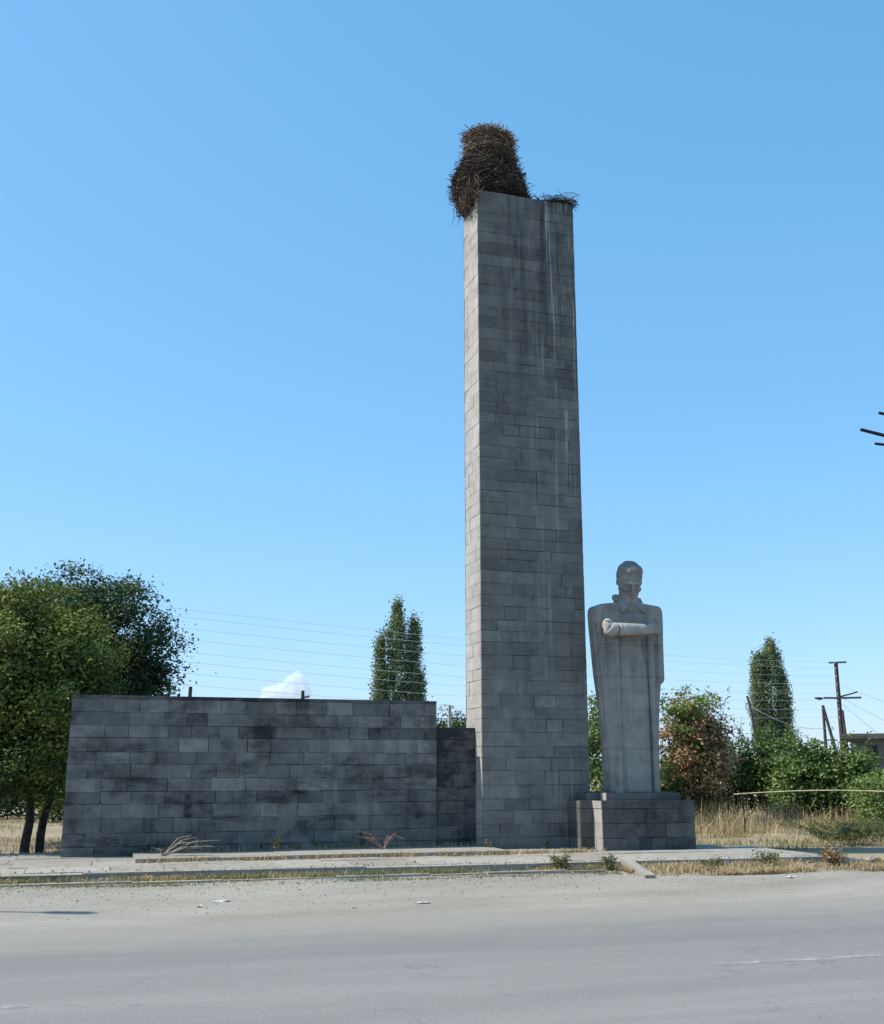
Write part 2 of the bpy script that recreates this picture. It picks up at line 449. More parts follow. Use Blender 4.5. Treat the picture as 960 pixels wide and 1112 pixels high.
ped_root = tag(empty('statue_pedestal', (9.2, 18.3, Z0)), 'stepped pedestal of dark stone blocks under the statue', 'pedestal')
pt = lambda u, a, b: (0.25, 0.075)
lt = lambda u, a, b: (0.80, 0.03)  # left faces of the pedestal, tone brightened to paint the sun on them
block('lower_block', (8.34, 17.6, Z0), (10.1, 18.9, 0.93), M_ped, ped_root, (pt, pt, lt, pt), rh=(0.24,0.25), bw=(0.22,0.55), seed=31)
block('lower_block', (8.10, 17.98, Z0), (8.34, 18.49, 0.93), M_ped, ped_root, (pt, pt, pt, pt), rh=(0.24,0.25), bw=(0.3,0.5), seed=32)
block('base_course', (8.335, 17.597, 0.932), (10.105, 18.9, 1.06), M_ped, ped_root, (lambda u,a,b:(0.30,0.04),)*2 + (lt, pt), rh=(0.2,0.3), bw=(0.6,1.1), seed=33)
block('base_course', (8.10, 17.977, 0.932), (8.333, 18.49, 1.06), M_ped, ped_root, (lambda u,a,b:(0.30,0.04),)*4, rh=(0.2,0.3), bw=(0.6,1.1), seed=34)
block('upper_slab', (8.55, 17.85, 1.062), (9.97, 18.88, 1.19), M_ped, ped_root, (lambda u,a,b:(0.36,0.04),)*2 + (lt, pt), rh=(0.2,0.3), bw=(0.5,0.9), seed=35)
block('upper_slab', (8.28, 18.10, 1.062), (8.548, 18.86, 1.19), M_ped, ped_root, (lambda u,a,b:(0.34,0.04),)*4, rh=(0.2,0.3), bw=(0.5,0.9), seed=36)

# ------------------------------------------------------------------ statue (signed distance field -> surface nets)
def smin(a, b, k):
    h = np.clip(0.5 + 0.5 * (b - a) / k, 0, 1)
    return b + (a - b) * h - k * h * (1 - h)
def smax(a, b, k): return -smin(-a, -b, k)
def cap(P, a, b, r0, r1=None):
    r1 = r0 if r1 is None else r1
    a = np.array(a, np.float32); b = np.array(b, np.float32); d = b - a
    h = np.clip(((P[0]-a[0])*d[0] + (P[1]-a[1])*d[1] + (P[2]-a[2])*d[2]) / (d @ d), 0, 1)
    q = np.sqrt((P[0]-a[0]-d[0]*h)**2 + (P[1]-a[1]-d[1]*h)**2 + (P[2]-a[2]-d[2]*h)**2)
    return q - (r0 + (r1 - r0) * h)
def ell(P, c, r):
    k0 = np.sqrt(sum(((P[i]-c[i])/r[i])**2 for i in range(3)))
    k1 = np.sqrt(sum(((P[i]-c[i])/r[i]**2)**2 for i in range(3)))
    return k0 * (k0 - 1) / (k1 + 1e-6)
def rbox(P, c, h, r):
    q = [np.abs(P[i]-c[i]) - h[i] + r for i in range(3)]
    return np.sqrt(sum(np.maximum(x, 0)**2 for x in q)) + np.minimum(np.maximum(q[0], np.maximum(q[1], q[2])), 0) - r
def rbox2(x, y, a, b, r):
    qx = np.abs(x) - a + r; qy = np.abs(y) - b + r
    return np.sqrt(np.maximum(qx,0)**2 + np.maximum(qy,0)**2) + np.minimum(np.maximum(qx,qy),0) - r
def rot(P, c, ax, ang):
    i, j = {'x':(1,2),'y':(2,0),'z':(0,1)}[ax]; ca, sa = math.cos(ang), math.sin(ang)
    Q = [P[0]-c[0], P[1]-c[1], P[2]-c[2]]
    A = ca*Q[i] + sa*Q[j]; B = -sa*Q[i] + ca*Q[j]
    Q[i] = A; Q[j] = B
    return Q
def nets(fn, lo, hi, h):
    ax = [np.arange(lo[i], hi[i] + h, h, dtype=np.float32) for i in range(3)]
    P = np.meshgrid(*ax, indexing='ij', sparse=True)
    D = np.broadcast_to(fn(P), [len(a) for a in ax]).astype(np.float32)
    Sg = D < 0
    nx, ny, nz = (n - 1 for n in D.shape)
    acc = np.zeros((nx, ny, nz, 3), np.float32); cnt = np.zeros((nx, ny, nz), np.int16)
    offs = [(i, j, l) for i in (0,1) for j in (0,1) for l in (0,1)]
    for a in offs:
        for d in range(3):
            if a[d]: continue
            b = list(a); b[d] = 1
            da = D[a[0]:a[0]+nx, a[1]:a[1]+ny, a[2]:a[2]+nz]; db = D[b[0]:b[0]+nx, b[1]:b[1]+ny, b[2]:b[2]+nz]
            m = (da < 0) != (db < 0)
            t = np.where(m, da / np.where(m, da - db, 1), 0)
            cnt += m
            for q in range(3):
                acc[..., q] += m * (a[q] + (t if q == d else 0))
    act = cnt > 0
    idx = np.full(act.shape, -1, np.int32); idx[act] = np.arange(act.sum())
    w = np.argwhere(act)
    V = (w + acc[act] / cnt[act][:, None]) * h + np.array(lo)
    F = []
    for d in range(3):
        e = [slice(None)] * 3; e2 = [slice(None)] * 3
        e[d] = slice(0, -1); e2[d] = slice(1, None)
        A = Sg[tuple(e)]; B = Sg[tuple(e2)]
        u, v = (d + 1) % 3, (d + 2) % 3
        c = np.argwhere(A != B)
        ok = (c[:, u] > 0) & (c[:, v] > 0) & (c[:, u] < act.shape[u]) & (c[:, v] < act.shape[v])
        c = c[ok]; flip = A[tuple(c.T)]
        def g(du, dv):
            q = c.copy(); q[:, u] -= du; q[:, v] -= dv; return idx[tuple(q.T)]
        q = np.stack([g(1,1), g(0,1), g(0,0), g(1,0)], -1)
        q[~flip] = q[~flip][:, ::-1]
        F.append(q)
    return V, np.concatenate(F)

SC = np.array([9.27, 18.32, 1.19])
zk = [0.0, 0.8, 1.5, 2.1, 2.9, 3.15, 3.4]
def wid(z): return np.interp(z, zk, [0.485, 0.495, 0.54, 0.615, 0.675, 0.69, 0.68]).astype(np.float32)
def shoulder_top(x): return 3.42 - 0.075 * np.clip(np.abs(x) / 0.6, 0, 1) - 0.10 * np.clip((np.abs(x) - 0.58) / 0.12, 0, 1)**2

def f_coat(P):
    x, y, z = P
    a = wid(z)
    d = rbox2(x, y - 0.0, a, 0.27 + 0.0 * z, 0.14)
    d = smax(d, z - shoulder_top(x), 0.06)
    d = np.maximum(d, -z)
    # open front: the coat hangs from the shoulders, showing shirt and trousers
    xl = -0.325 + 0.012 * z; xr = 0.335 - 0.02 * np.clip(z - 1.2, 0, 2)
    open_ = np.maximum(np.maximum(xl - x, x - xr), np.maximum(y + 0.10, z - 2.80))
    d = smax(d, -open_, 0.03)
    # turned front edges
    d = smin(d, cap(P, (-0.355, -0.26, 0.0), (-0.335, -0.285, 2.75), 0.06, 0.045), 0.04)
    d = smin(d, cap(P, (0.37, -0.26, 0.0), (0.345, -0.285, 2.8), 0.055, 0.055), 0.04)
    # right-hand sleeve hanging empty beside the coat
    d = smin(d, smax(cap(P, (0.575, -0.10, 3.05), (0.575, -0.12, 2.02), 0.125, 0.105), -(z - 1.88), 0.05), 0.035)
    # left-hand fall of the coat over the shoulder
    d = smin(d, cap(P, (-0.56, -0.06, 3.10), (-0.44, -0.05, 0.4), 0.13, 0.08), 0.06)
    # folds
    for p, q, r in (((-0.50,-0.275,2.7),(-0.42,-0.275,0.1),0.055), ((-0.41,-0.295,2.5),(-0.385,-0.295,0.9),0.03),
                    ((0.475,-0.275,3.05),(0.465,-0.26,1.9),0.05), ((0.43,-0.285,2.1),(0.41,-0.27,0.1),0.03),
                    ((-0.70,-0.12,2.95),(-0.53,-0.10,0.1),0.055), ((-0.66,0.1,2.8),(-0.49,0.1,0.1),0.04), ((-0.62,-0.22,2.6),(-0.475,-0.22,0.5),0.03),
                    ((0.51,-0.26,1.9),(0.44,-0.27,0.2),0.034), ((0.62,-0.24,2.7),(0.62,-0.25,2.0),0.026), ((-0.56,-0.27,3.2),(-0.60,-0.25,2.5),0.03)):
        d = smax(d, -cap(P, p, q, r, r*0.8), 0.025)
    # shoulder yoke, lapel line
    for p, q, r in (((-0.05,-0.285,3.02),(0.09,-0.29,2.80),0.018), ((0.09,-0.29,2.80),(0.20,-0.29,2.80),0.012)):
        d = smax(d, -cap(P, p, q, r), 0.02)
    return d

def f_figure(P):
    x, y, z = P
    # shirt front and trousers, set back inside the coat
    d = rbox2(x, y + 0.03, np.float32(0.36), np.float32(0.20), 0.10)
    d = smax(d, z - 3.28, 0.05)
    d = smin(d, rbox(P, (0.02, -0.10, 2.2), (0.33, 0.145, 0.82), 0.09), 0.02)        # shirt, hem at 1.38
    legs = smin(cap(P, (-0.15,-0.03,1.5), (-0.13,-0.05,-0.1), 0.205, 0.20), cap(P, (0.20,-0.04,1.5), (0.22,-0.06,-0.1), 0.165, 0.15), 0.02)
    d = smin(d, legs, 0.02)
    d = np.maximum(d, -z)
    for p, q, r in (((0.075,-0.26,2.72),(0.085,-0.255,0.0),0.026), ((0.07,-0.25,2.50),(0.27,-0.25,2.50),0.014), ((-0.33,-0.255,1.45),(0.3,-0.255,1.45),0.018),
                    ((0.20,-0.26,2.75),(0.31,-0.26,2.1),0.03), ((-0.16,-0.245,1.42),(-0.04,-0.26,0.62),0.03), ((-0.25,-0.255,2.7),(-0.27,-0.25,2.1),0.02),
                    ((-0.10,-0.255,2.68),(-0.11,-0.25,2.3),0.012)):
        d = smax(d, -cap(P, p, q, r), 0.018)
    d = smin(d, ell(P, (0.13,-0.25,2.22), (0.022,0.016,0.022)), 0.01)                   # button
    # shoulders and chest above the arm
    ch = rbox(P, (0.0, -0.02, 3.02), (0.52, 0.26, 0.28), 0.16)
    ch = smax(ch, z - shoulder_top(x) + 0.02, 0.05)
    d = smin(d, ch, 0.05)
    # right arm: elbow out, forearm across the chest, hand closing on the coat edge
    d = smin(d, cap(P, (-0.45,-0.15,2.98), (-0.565,-0.43,2.92), 0.12, 0.10), 0.05)
    elbow = cap(P, (-0.585,-0.47,2.95), (-0.56,-0.49,2.82), 0.095, 0.11)
    d = smin(d, elbow, 0.03)
    arm = cap(P, (-0.50,-0.49,2.85), (0.10,-0.47,2.87), 0.122, 0.10)
    arm = smin(arm, cap(P, (0.10,-0.47,2.87), (0.21,-0.45,2.875), 0.097, 0.082), 0.02)
    d = smin(d, arm, 0.02)
    d = smax(d, -(np.abs(np.sqrt((x + 0.41 - 0.1*(z-2.86))**2) ) - 0.011 + np.maximum(0, np.sqrt((y+0.48)**2 + (z-2.86)**2) - 0.16) + np.maximum(0, y + 0.40)), 0.012)
    for p, q, r in (((-0.66,-0.50,2.99),(-0.54,-0.59,2.94),0.016), ((-0.62,-0.55,3.04),(-0.50,-0.55,2.97),0.016), ((-0.65,-0.56,2.80),(-0.56,-0.60,2.92),0.014)):
        d = smax(d, -cap(P, p, q, r), 0.016)
    for p, q, r in (((-0.36,-0.55,2.98),(-0.27,-0.62,2.80),0.010), ((-0.22,-0.54,2.98),(-0.10,-0.61,2.82),0.009), ((-0.04,-0.53,2.97),(0.03,-0.59,2.83),0.008), ((0.195,-0.50,2.98),(0.20,-0.56,2.80),0.012)):
        d = smax(d, -cap(P, p, q, r), 0.02)
    hand = rbox(rot(P, (0.30,-0.445,2.885), 'z', 0.06), (0,0,0), (0.095,0.058,0.085), 0.045)
    hd = hand
    for i, (zz, L) in enumerate(((2.945, 0.15), (2.905, 0.17), (2.863, 0.16), (2.823, 0.13))):
        k1 = (0.37, -0.475, zz); k2 = (0.37 + L*0.55, -0.465, zz - 0.004); k3 = (0.37 + L*0.80, -0.385, zz - 0.008)
        hd = smin(hd, smin(cap(P, k1, k2, 0.023, 0.021), cap(P, k2, k3, 0.021, 0.018), 0.006), 0.008)
    th = smin(cap(P, (0.26,-0.44,2.955), (0.34,-0.465,2.99), 0.028, 0.024), cap(P, (0.34,-0.465,2.99), (0.40,-0.445,2.985), 0.024, 0.019), 0.006)
    d = smin(d, smin(hd, th, 0.01), 0.02)
    # neck
    d = smin(d, cap(P, (0.02,-0.02,3.2), (0.03,-0.13,3.62), 0.20, 0.175), 0.05)
    # open collar: stand round the nape, two flaps lying on the chest
    for a, b in (((-0.19,-0.05,3.45),(-0.13,0.13,3.52)), ((0.23,-0.05,3.45),(0.17,0.13,3.52)), ((-0.13,0.13,3.54),(0.17,0.13,3.54)), ((-0.19,-0.05,3.45),(-0.16,-0.24,3.36)), ((0.23,-0.05,3.45),(0.20,-0.24,3.36))):
        d = smin(d, cap(P, a, b, 0.05), 0.04)
    for s in (-1, 1):
        C_ = rot(rot(P, (0.02 + s*0.165, -0.25, 3.34), 'x', -0.50), (0,0,0), 'y', -s*0.42)
        f = np.maximum(np.maximum(np.abs(C_[1]) - 0.026, np.abs(C_[0]) - (0.085 + 0.28*C_[2])*0.95), np.maximum(-C_[2] - 0.19, C_[2] - 0.14))
        d = smin(d, f, 0.015)
    d = smax(d, -cap(P, (0.02,-0.345,3.36), (0.02,-0.31,3.02), 0.06, 0.02), 0.025)
    return smin(d, f_head(P), 0.012)

HC = (0.02, -0.205, 3.80)
def head_frame(P):
    Q = rot(P, HC, 'z', -0.20)
    return rot(Q, (0,0,0), 'x', 0.57)
def f_head(P):
    Q = head_frame(P)
    x, y, z = Q
    d = ell(Q, (0,0.03,0.06), (0.215,0.27,0.285))
    d = smin(d, ell(Q, (0,-0.045,-0.08), (0.188,0.205,0.24)), 0.05)
    d = smin(d, ell(Q, (0,-0.175,-0.275), (0.07,0.075,0.07)), 0.06)                    # chin
    d = smin(d, cap(Q, (-0.145,-0.02,-0.15), (-0.07,-0.16,-0.28), 0.055, 0.045), 0.05)     # jaw
    d = smin(d, cap(Q, (0.145,-0.02,-0.15), (0.07,-0.16,-0.28), 0.055, 0.045), 0.05)
    for s in (-1, 1):
        d = smax(d, -ell(Q, (s*0.085,-0.275,0.012), (0.062,0.045,0.036)), 0.03)        # sockets
        d = smin(d, ell(Q, (s*0.085,-0.212,0.008), (0.046,0.036,0.026)), 0.006)        # closed-down lids
        d = smax(d, -cap(Q, (s*0.125,-0.235,-0.006), (s*0.05,-0.252,-0.008), 0.006), 0.006)
        d = smin(d, cap(Q, (s*0.15,-0.215,0.06), (s*0.035,-0.268,0.058), 0.027, 0.028), 0.022)  # brow
        d = smin(d, ell(Q, (s*0.12,-0.19,-0.085), (0.06,0.06,0.05)), 0.04)             # cheekbone
        e = ell(Q, (s*0.218,0.03,-0.015), (0.028,0.058,0.088))
        e = smax(e, -ell(Q, (s*0.245,0.012,-0.01), (0.02,0.03,0.05)), 0.012)
        d = smin(d, e, 0.014)                                                          # ear
        d = smin(d, ell(Q, (s*0.03,-0.285,-0.115), (0.026,0.028,0.022)), 0.012)        # nostril wing
    d = smin(d, cap(Q, (0,-0.262,0.05), (0,-0.318,-0.105), 0.024, 0.03), 0.022)        # nose
    d = smin(d, ell(Q, (0,-0.252,-0.172), (0.062,0.028,0.016)), 0.012)                 # lips
    d = smin(d, ell(Q, (0,-0.248,-0.207), (0.052,0.028,0.018)), 0.012)
    d = smax(d, -cap(Q, (-0.062,-0.262,-0.189), (0.062,-0.262,-0.189), 0.007), 0.008)
    return d
def f_hair(P):
    Q = head_frame(P)
    x, y, z = Q
    d = ell(Q, (0.0,0.072,0.08), (0.236,0.29,0.275))
    d = smin(d, cap(Q, (-0.05,-0.10,0.245), (0.11,-0.08,0.245), 0.05, 0.062), 0.12)      # swept volume on top
    d = d + 0.005*np.sin(40*x + 16*z + 12*y) * np.clip((z - 0.08)/0.12, 0, 1)
    hl = np.interp(y, [-0.3,-0.17,-0.08,-0.02,0.06,0.25], [0.15,0.135,0.085,-0.01,0.02,-0.22]).astype(np.float32)
    hl = hl + 0.022*np.sin(17*x + 1.0) + 0.05*np.clip(-x/0.2, 0, 1)
    d = smax(d, hl - z, 0.05)
    d = smax(d, -(P[2] - 3.0) , 0.01)
    return d

st_root = tag(empty('statue', tuple(SC)), 'grey stone statue of a bowed man, coat on shoulders, arm across his chest', 'statue')
def sdf_part(name, fn, lo, hi, h, tone):
    V, F = nets(fn, lo, hi, h)
    c = V[F].mean(1)
    t = np.full(len(F), tone)
    if name == 'figure':                       # projecting arm in paler stone, sunlight on it painted into the tone
        t = t + 0.16*np.clip((-0.36 - c[:,1])/0.05, 0, 1)*(np.abs(c[:,2]-2.88) < 0.2)*(c[:,0] < 0.3)
    return mesh_np(name, V + SC, F, t, M_statue, st_root, True)
sdf_part('figure', f_figure, (-0.78,-0.68,-0.04), (0.66,0.36,4.25), 0.0135, 0.66)
sdf_part('hair', f_hair, (-0.34,-0.62,3.5), (0.42,0.36,4.3), 0.011, 0.54)
sdf_part('coat', f_coat, (-0.74,-0.42,-0.04), (0.76,0.36,3.5), 0.0155, 0.62)

# ------------------------------------------------------------------ nest of sticks on the pillar
k = NM('nest_sticks')
t = k.attr()
M_twig = k.out(k.ramp(t, [(0.0,(0.022,0.017,0.015)), (0.3,(0.075,0.055,0.045)), (0.6,(0.18,0.13,0.095)), (0.85,(0.33,0.25,0.17)), (1.0,(0.45,0.37,0.27))]), 0.9)
M_core = flat_mat('nest_core', (0.022,0.017,0.013), 0.95, 0.5)
rg = np.random.default_rng(77)
def twigs(mb, P, T, L, R, tone):
    """P centres, T directions, bent three-sided sticks"""
    n = len(P)
    a = np.cross(T, rg.normal(size=(n,3))); a /= np.linalg.norm(a,axis=1)[:,None]
    b = np.cross(T, a)
    bend = a * (rg.normal(0, 0.12, n) * L)[:,None]
    rings = []
    for s, rr, bb in ((-0.5,0.8,0), (0,1.0,1), (0.5,0.55,0)):
        c = P + T*(L*s)[:,None] + bend*bb
        for q in range(3):
            th = q*2*np.pi/3
            rings.append(c + (a*math.cos(th) + b*math.sin(th))*(R*rr)[:,None])
    v = np.stack(rings, 1).reshape(-1,3)
    f = []
    for s in range(2):
        for q in range(3):
            f.append([s*3+q, s*3+(q+1)%3, s*3+3+(q+1)%3, s*3+3+q])
    F = (np.arange(n)[:,None,None]*9 + np.array(f)[None]).reshape(-1,4)
    mb.add(v, F, np.repeat(tone, 6))

nest = tag(empty('stork_nest', (6.95, 19.05, 12.66)), 'tall heap of dark sticks with a paler straw top, a stork nest on the pillar', 'nest')
NZ = np.array([12.56, 12.8, 13.05, 13.3, 13.55, 13.75, 14.0, 14.25, 14.42])
NL = np.array([6.42, 6.27, 6.18, 6.20, 6.30, 6.46, 6.47, 6.55, 6.78])
NRt = np.array([7.78, 7.78, 7.78, 7.72, 7.60, 7.50, 7.47, 7.38, 7.14])
NX = (NL + NRt) / 2
NR = (NRt - NL) / 2
NC, NQ = 19.08, 0.72
nth = 40; th = np.arange(nth)*2*np.pi/nth
lump = 1 + 0.07*np.sin(3*th+1)+0.05*np.sin(5*th)
v = []
for i in range(len(NZ)):
    r = NR[i]*0.90*(lump + rg.normal(0,0.03,nth))
    v.append(np.stack([NX[i]+r*np.cos(th), NC+NQ*r*np.sin(th), NZ[i]+rg.normal(0,0.03,nth)], -1))
v = np.concatenate(v)
i, j = np.meshgrid(np.arange(len(NZ)-1), np.arange(nth), indexing='ij')
f = np.stack([i*nth+j, i*nth+(j+1)%nth, (i+1)*nth+(j+1)%nth, (i+1)*nth+j], -1).reshape(-1,4)
mb = MB(); mb.add(v, f)
for b0 in (0, (len(NZ)-1)*nth):
    c = np.concatenate([v[b0:b0+nth], v[b0:b0+nth].mean(0)[None]])
    mb.add(c, [(q,(q+1)%nth,(q+2)%nth,nth) for q in range(0,nth,2)])
mb.build('nest_core', M_core, nest)
N = 7000
zz = rg.uniform(12.50, 14.44, N); ph = rg.uniform(0, 2*np.pi, N)
rr = np.interp(zz, NZ, NR)*(1+0.07*np.sin(3*ph+1)+0.05*np.sin(5*ph))*rg.uniform(0.84, 0.98, N)
P = np.stack([np.interp(zz,NZ,NX)+rr*np.cos(ph), NC+NQ*rr*np.sin(ph), zz], -1)
T = np.stack([-np.sin(ph), np.cos(ph), np.zeros(N)], -1) + rg.normal(0, 0.6, (N,3))*np.array([1,1,1.0])
T /= np.linalg.norm(T,axis=1)[:,None]
top = np.clip((zz - 13.65)/0.3, 0, 1)
tone = np.clip(rg.beta(1.3,3.0,N)*0.9 + top*rg.uniform(0.12,0.6,N), 0, 1)
keep = ~((P[:,2] < 12.79) & (P[:,0] > 6.5)) & ~((P[:,1] < 18.58) & (P[:,2] < 12.93) & (P[:,0] > 6.45))
mb = MB(); twigs(mb, P[keep], T[keep], rg.uniform(0.12,0.5,N)[keep], rg.uniform(0.004,0.011,N)[keep], tone[keep])
# top filling
N = 900
ph = rg.uniform(0,2*np.pi,N); r = 0.50*np.sqrt(rg.uniform(0,1,N))
P = np.stack([6.95+r*np.cos(ph), NC+0.8*r*np.sin(ph), 14.40-0.3*r+rg.normal(0,0.035,N)], -1)
T = rg.normal(size=(N,3)); T[:,2]*=0.25; T/=np.linalg.norm(T,axis=1)[:,None]
twigs(mb, P, T, rg.uniform(0.15,0.45,N), rg.uniform(0.004,0.009,N), np.clip(rg.uniform(0.3,0.95,N),0,1))
# stragglers sticking out
N = 70
zz = rg.uniform(12.6,14.4,N); ph = rg.uniform(0,2*np.pi,N)
rr = np.interp(zz,NZ,NR)*0.98
P = np.stack([np.interp(zz,NZ,NX)+rr*np.cos(ph), NC+NQ*rr*np.sin(ph), zz],-1)
T = np.stack([np.cos(ph),np.sin(ph),np.zeros(N)],-1)*0.8 + rg.normal(0,0.6,(N,3)); T/=np.linalg.norm(T,axis=1)[:,None]
twigs(mb, P, T, rg.uniform(0.2,0.5,N), rg.uniform(0.004,0.008,N), rg.uniform(0.1,0.7,N))
# hanging over the front-left corner
N = 420
P = np.stack([rg.normal(6.43,0.10,N), rg.normal(18.75,0.2,N), rg.normal(12.72,0.14,N)],-1)
P[:,0] = np.minimum(P[:,0], 6.485)
T = rg.normal(size=(N,3)); T[:,2]-=0.6; T/=np.linalg.norm(T,axis=1)[:,None]; T[:,0]*=0.4
twigs(mb, P, T, rg.uniform(0.12,0.4,N), rg.uniform(0.004,0.009,N), rg.uniform(0.02,0.55,N))
mb.build('sticks', M_twig, nest)
N = 520
u = rg.beta(2.0,1.3,N)
P = np.stack([7.75+0.85*u, rg.normal(18.72,0.17,N), 12.76+np.abs(rg.normal(0,0.05,N))*(0.5+u)],-1)
P[:,1] = np.clip(P[:,1], 18.45, 19.3)
T = rg.normal(size=(N,3)); T[:,2]*=0.3; T/=np.linalg.norm(T,axis=1)[:,None]
mb = MB(); twigs(mb, P, T, rg.uniform(0.12,0.42,N), rg.uniform(0.004,0.009,N), rg.beta(1.5,3,N)*0.8)
tag(mb.build('loose_twigs', M_twig), 'thin scatter of loose twigs on the right top edge of the pillar', 'twigs')

# ------------------------------------------------------------------ vegetation
def leaf_mat(name, cols, trans=0.24, rough=0.5):
    k = NM(name)
    t = k.attr()
    n = k.noise(0.9, 3)
    v = k.math('ADD', t, k.math('MULTIPLY_ADD', n, 0.5, -0.25), clamp=True)
    c = k.ramp(v, [(i/(len(cols)-1), x) for i, x in enumerate(cols)])
    k.b.inputs['Specular IOR Level'].default_value = 0.35
    k.out(c, rough)
    tr = k.n.new('ShaderNodeBsdfTranslucent')
    k.l.new(k.mix(1.0, c, (1.25,1.3,0.7), 'MULTIPLY'), tr.inputs['Color'])
    mx = k.n.new('ShaderNodeMixShader'); mx.inputs[0].default_value = trans
    k.l.new(k.b.outputs[0], mx.inputs[1]); k.l.new(tr.outputs[0], mx.inputs[2])
    k.l.new(mx.outputs[0], k.n['Material Output'].inputs['Surface'])
    return k.m
M_leaf = leaf_mat('broad_leaves', [(0.016,0.03,0.009),(0.038,0.065,0.015),(0.095,0.135,0.028),(0.25,0.28,0.06)])
M_leaf2 = leaf_mat('deep_green_leaves', [(0.016,0.033,0.016),(0.034,0.066,0.028),(0.06,0.105,0.042),(0.105,0.155,0.065)])
M_poplar = leaf_mat('poplar_leaves', [(0.085,0.115,0.06),(0.14,0.185,0.095),(0.20,0.25,0.13),(0.27,0.32,0.18)])
M_bushl = leaf_mat('bush_leaves', [(0.03,0.058,0.016),(0.065,0.115,0.028),(0.12,0.18,0.045),(0.21,0.27,0.08)])
M_brown = leaf_mat('withered_leaves', [(0.12,0.07,0.042),(0.25,0.15,0.085),(0.38,0.25,0.15),(0.55,0.43,0.27)], 0.25, 0.7)
M_weed = leaf_mat('weed_leaves', [(0.07,0.085,0.035),(0.13,0.14,0.06),(0.20,0.20,0.09),(0.30,0.27,0.14)], 0.25, 0.7)
M_straw = leaf_mat('dry_grass', [(0.22,0.155,0.09),(0.35,0.255,0.15),(0.46,0.35,0.21),(0.56,0.45,0.29)], 0.2, 0.8)
M_bark = flat_mat('bark', (0.055,0.043,0.033), 0.95, 0.5, 14)
M_deadwood = flat_mat('dead_branch', (0.26,0.22,0.17), 0.9, 0.3, 20)

def leaves(mb, C, size, rg, tone=None, flat=0.5, aspect=0.55, dirs=None, ups=None):
    n = len(C)
    if dirs is None:
        d = rg.normal(size=(n,3)); d[:,2] = d[:,2]*0.6 - 0.25
    else: d = dirs + rg.normal(0,0.35,(n,3))
    d /= np.linalg.norm(d,axis=1)[:,None]
    up = rg.normal(size=(n,3))*(1-flat) + np.array([0,0,flat*1.6])
    if ups is not None: up = rg.normal(size=(n,3))*0.55 + ups
    w = np.cross(d, up); w /= np.linalg.norm(w,axis=1)[:,None]+1e-9
    nn = np.cross(w, d)
    s = size*rg.uniform(0.6,1.25,n)
    L = d*s[:,None]; W = w*(s*aspect)[:,None]; B = nn*(s*0.12)[:,None]
    v = np.stack([C-L*0.5, C+W*0.5+B, C+L*0.55, C-W*0.5+B],1).reshape(-1,3)
    f = np.arange(n*4).reshape(-1,4)
    if tone is None: tone = np.clip(rg.normal(0.45,0.2,n),0,1)
    mb.add(v, f, tone)

def crown(mb, rg, centre, radii, ncl, nleaf, size, clr, tone_mu=0.45, shell=0.62, zcut=None, mbw=None, root=None, tone_fn=None):
    """leaf clumps through an uneven ellipsoid; twigs to the clumps when mbw is given"""
    c = np.array(centre, float); R = np.array(radii, float)
    ph = rg.uniform(0,6.28,4)
    for q in range(ncl):
        d = rg.normal(size=3); d /= np.linalg.norm(d)
        r = rg.uniform(shell**3,1)**(1/3) if rg.uniform() < 0.8 else rg.uniform(0.2,0.8)
        az = math.atan2(d[1], d[0])
        r = min(r, 1.0); r *= 1 + 0.10*math.sin(3*az+ph[0]+2*d[2]) + 0.07*math.sin(5*az+ph[1]-3*d[2]) + 0.05*math.sin(7*d[2]*2+ph[2])
        p = c + d*R*r
        if zcut is not None and p[2] < zcut: p[2] = zcut + rg.uniform(0,0.3)
        cr = clr*rg.uniform(0.6,1.3)
        m = max(4, int(nleaf*rg.uniform(0.6,1.3)*(cr/clr)**2))
        o = rg.normal(size=(m,3))*np.array([cr,cr,cr*0.6])*0.55
        tn = rg.normal(tone_mu,0.11)
        if tone_fn is not None: tn += tone_fn(p)
        ou = o/(np.linalg.norm(o,axis=1)[:,None]+1e-6)*0.7 + d*R/R.max()*0.9 + np.array([0,0,0.35])
        leaves(mb, p+o, size, rg, np.clip(rg.normal(tn,0.13,m),0,1), ups=ou)
        if mbw is not None and rg.uniform() < 0.5:
            a = np.array(root); mid = (a+p)/2 + rg.normal(0,0.12,3)
            s = rg.uniform(0.25,0.55); st = a+(mid-a)*s
            mbw.tube([st, (st+p)/2 + rg.normal(0,0.06,3) - np.array([0,0,0.05]), p], [0.03,0.018,0.006], 4, caps=False)

def wob_tube(mb, a, b, r0, r1, rg, n=6, seg=7, amp=0.05):
    a, b = np.array(a,float), np.array(b,float)
    t = np.linspace(0,1,seg)
    p = a + (b-a)*t[:,None] + rg.normal(0,amp,(seg,3))*np.sin(t*np.pi)[:,None]
    mb.tube(p, r0+(r1-r0)*t, n)

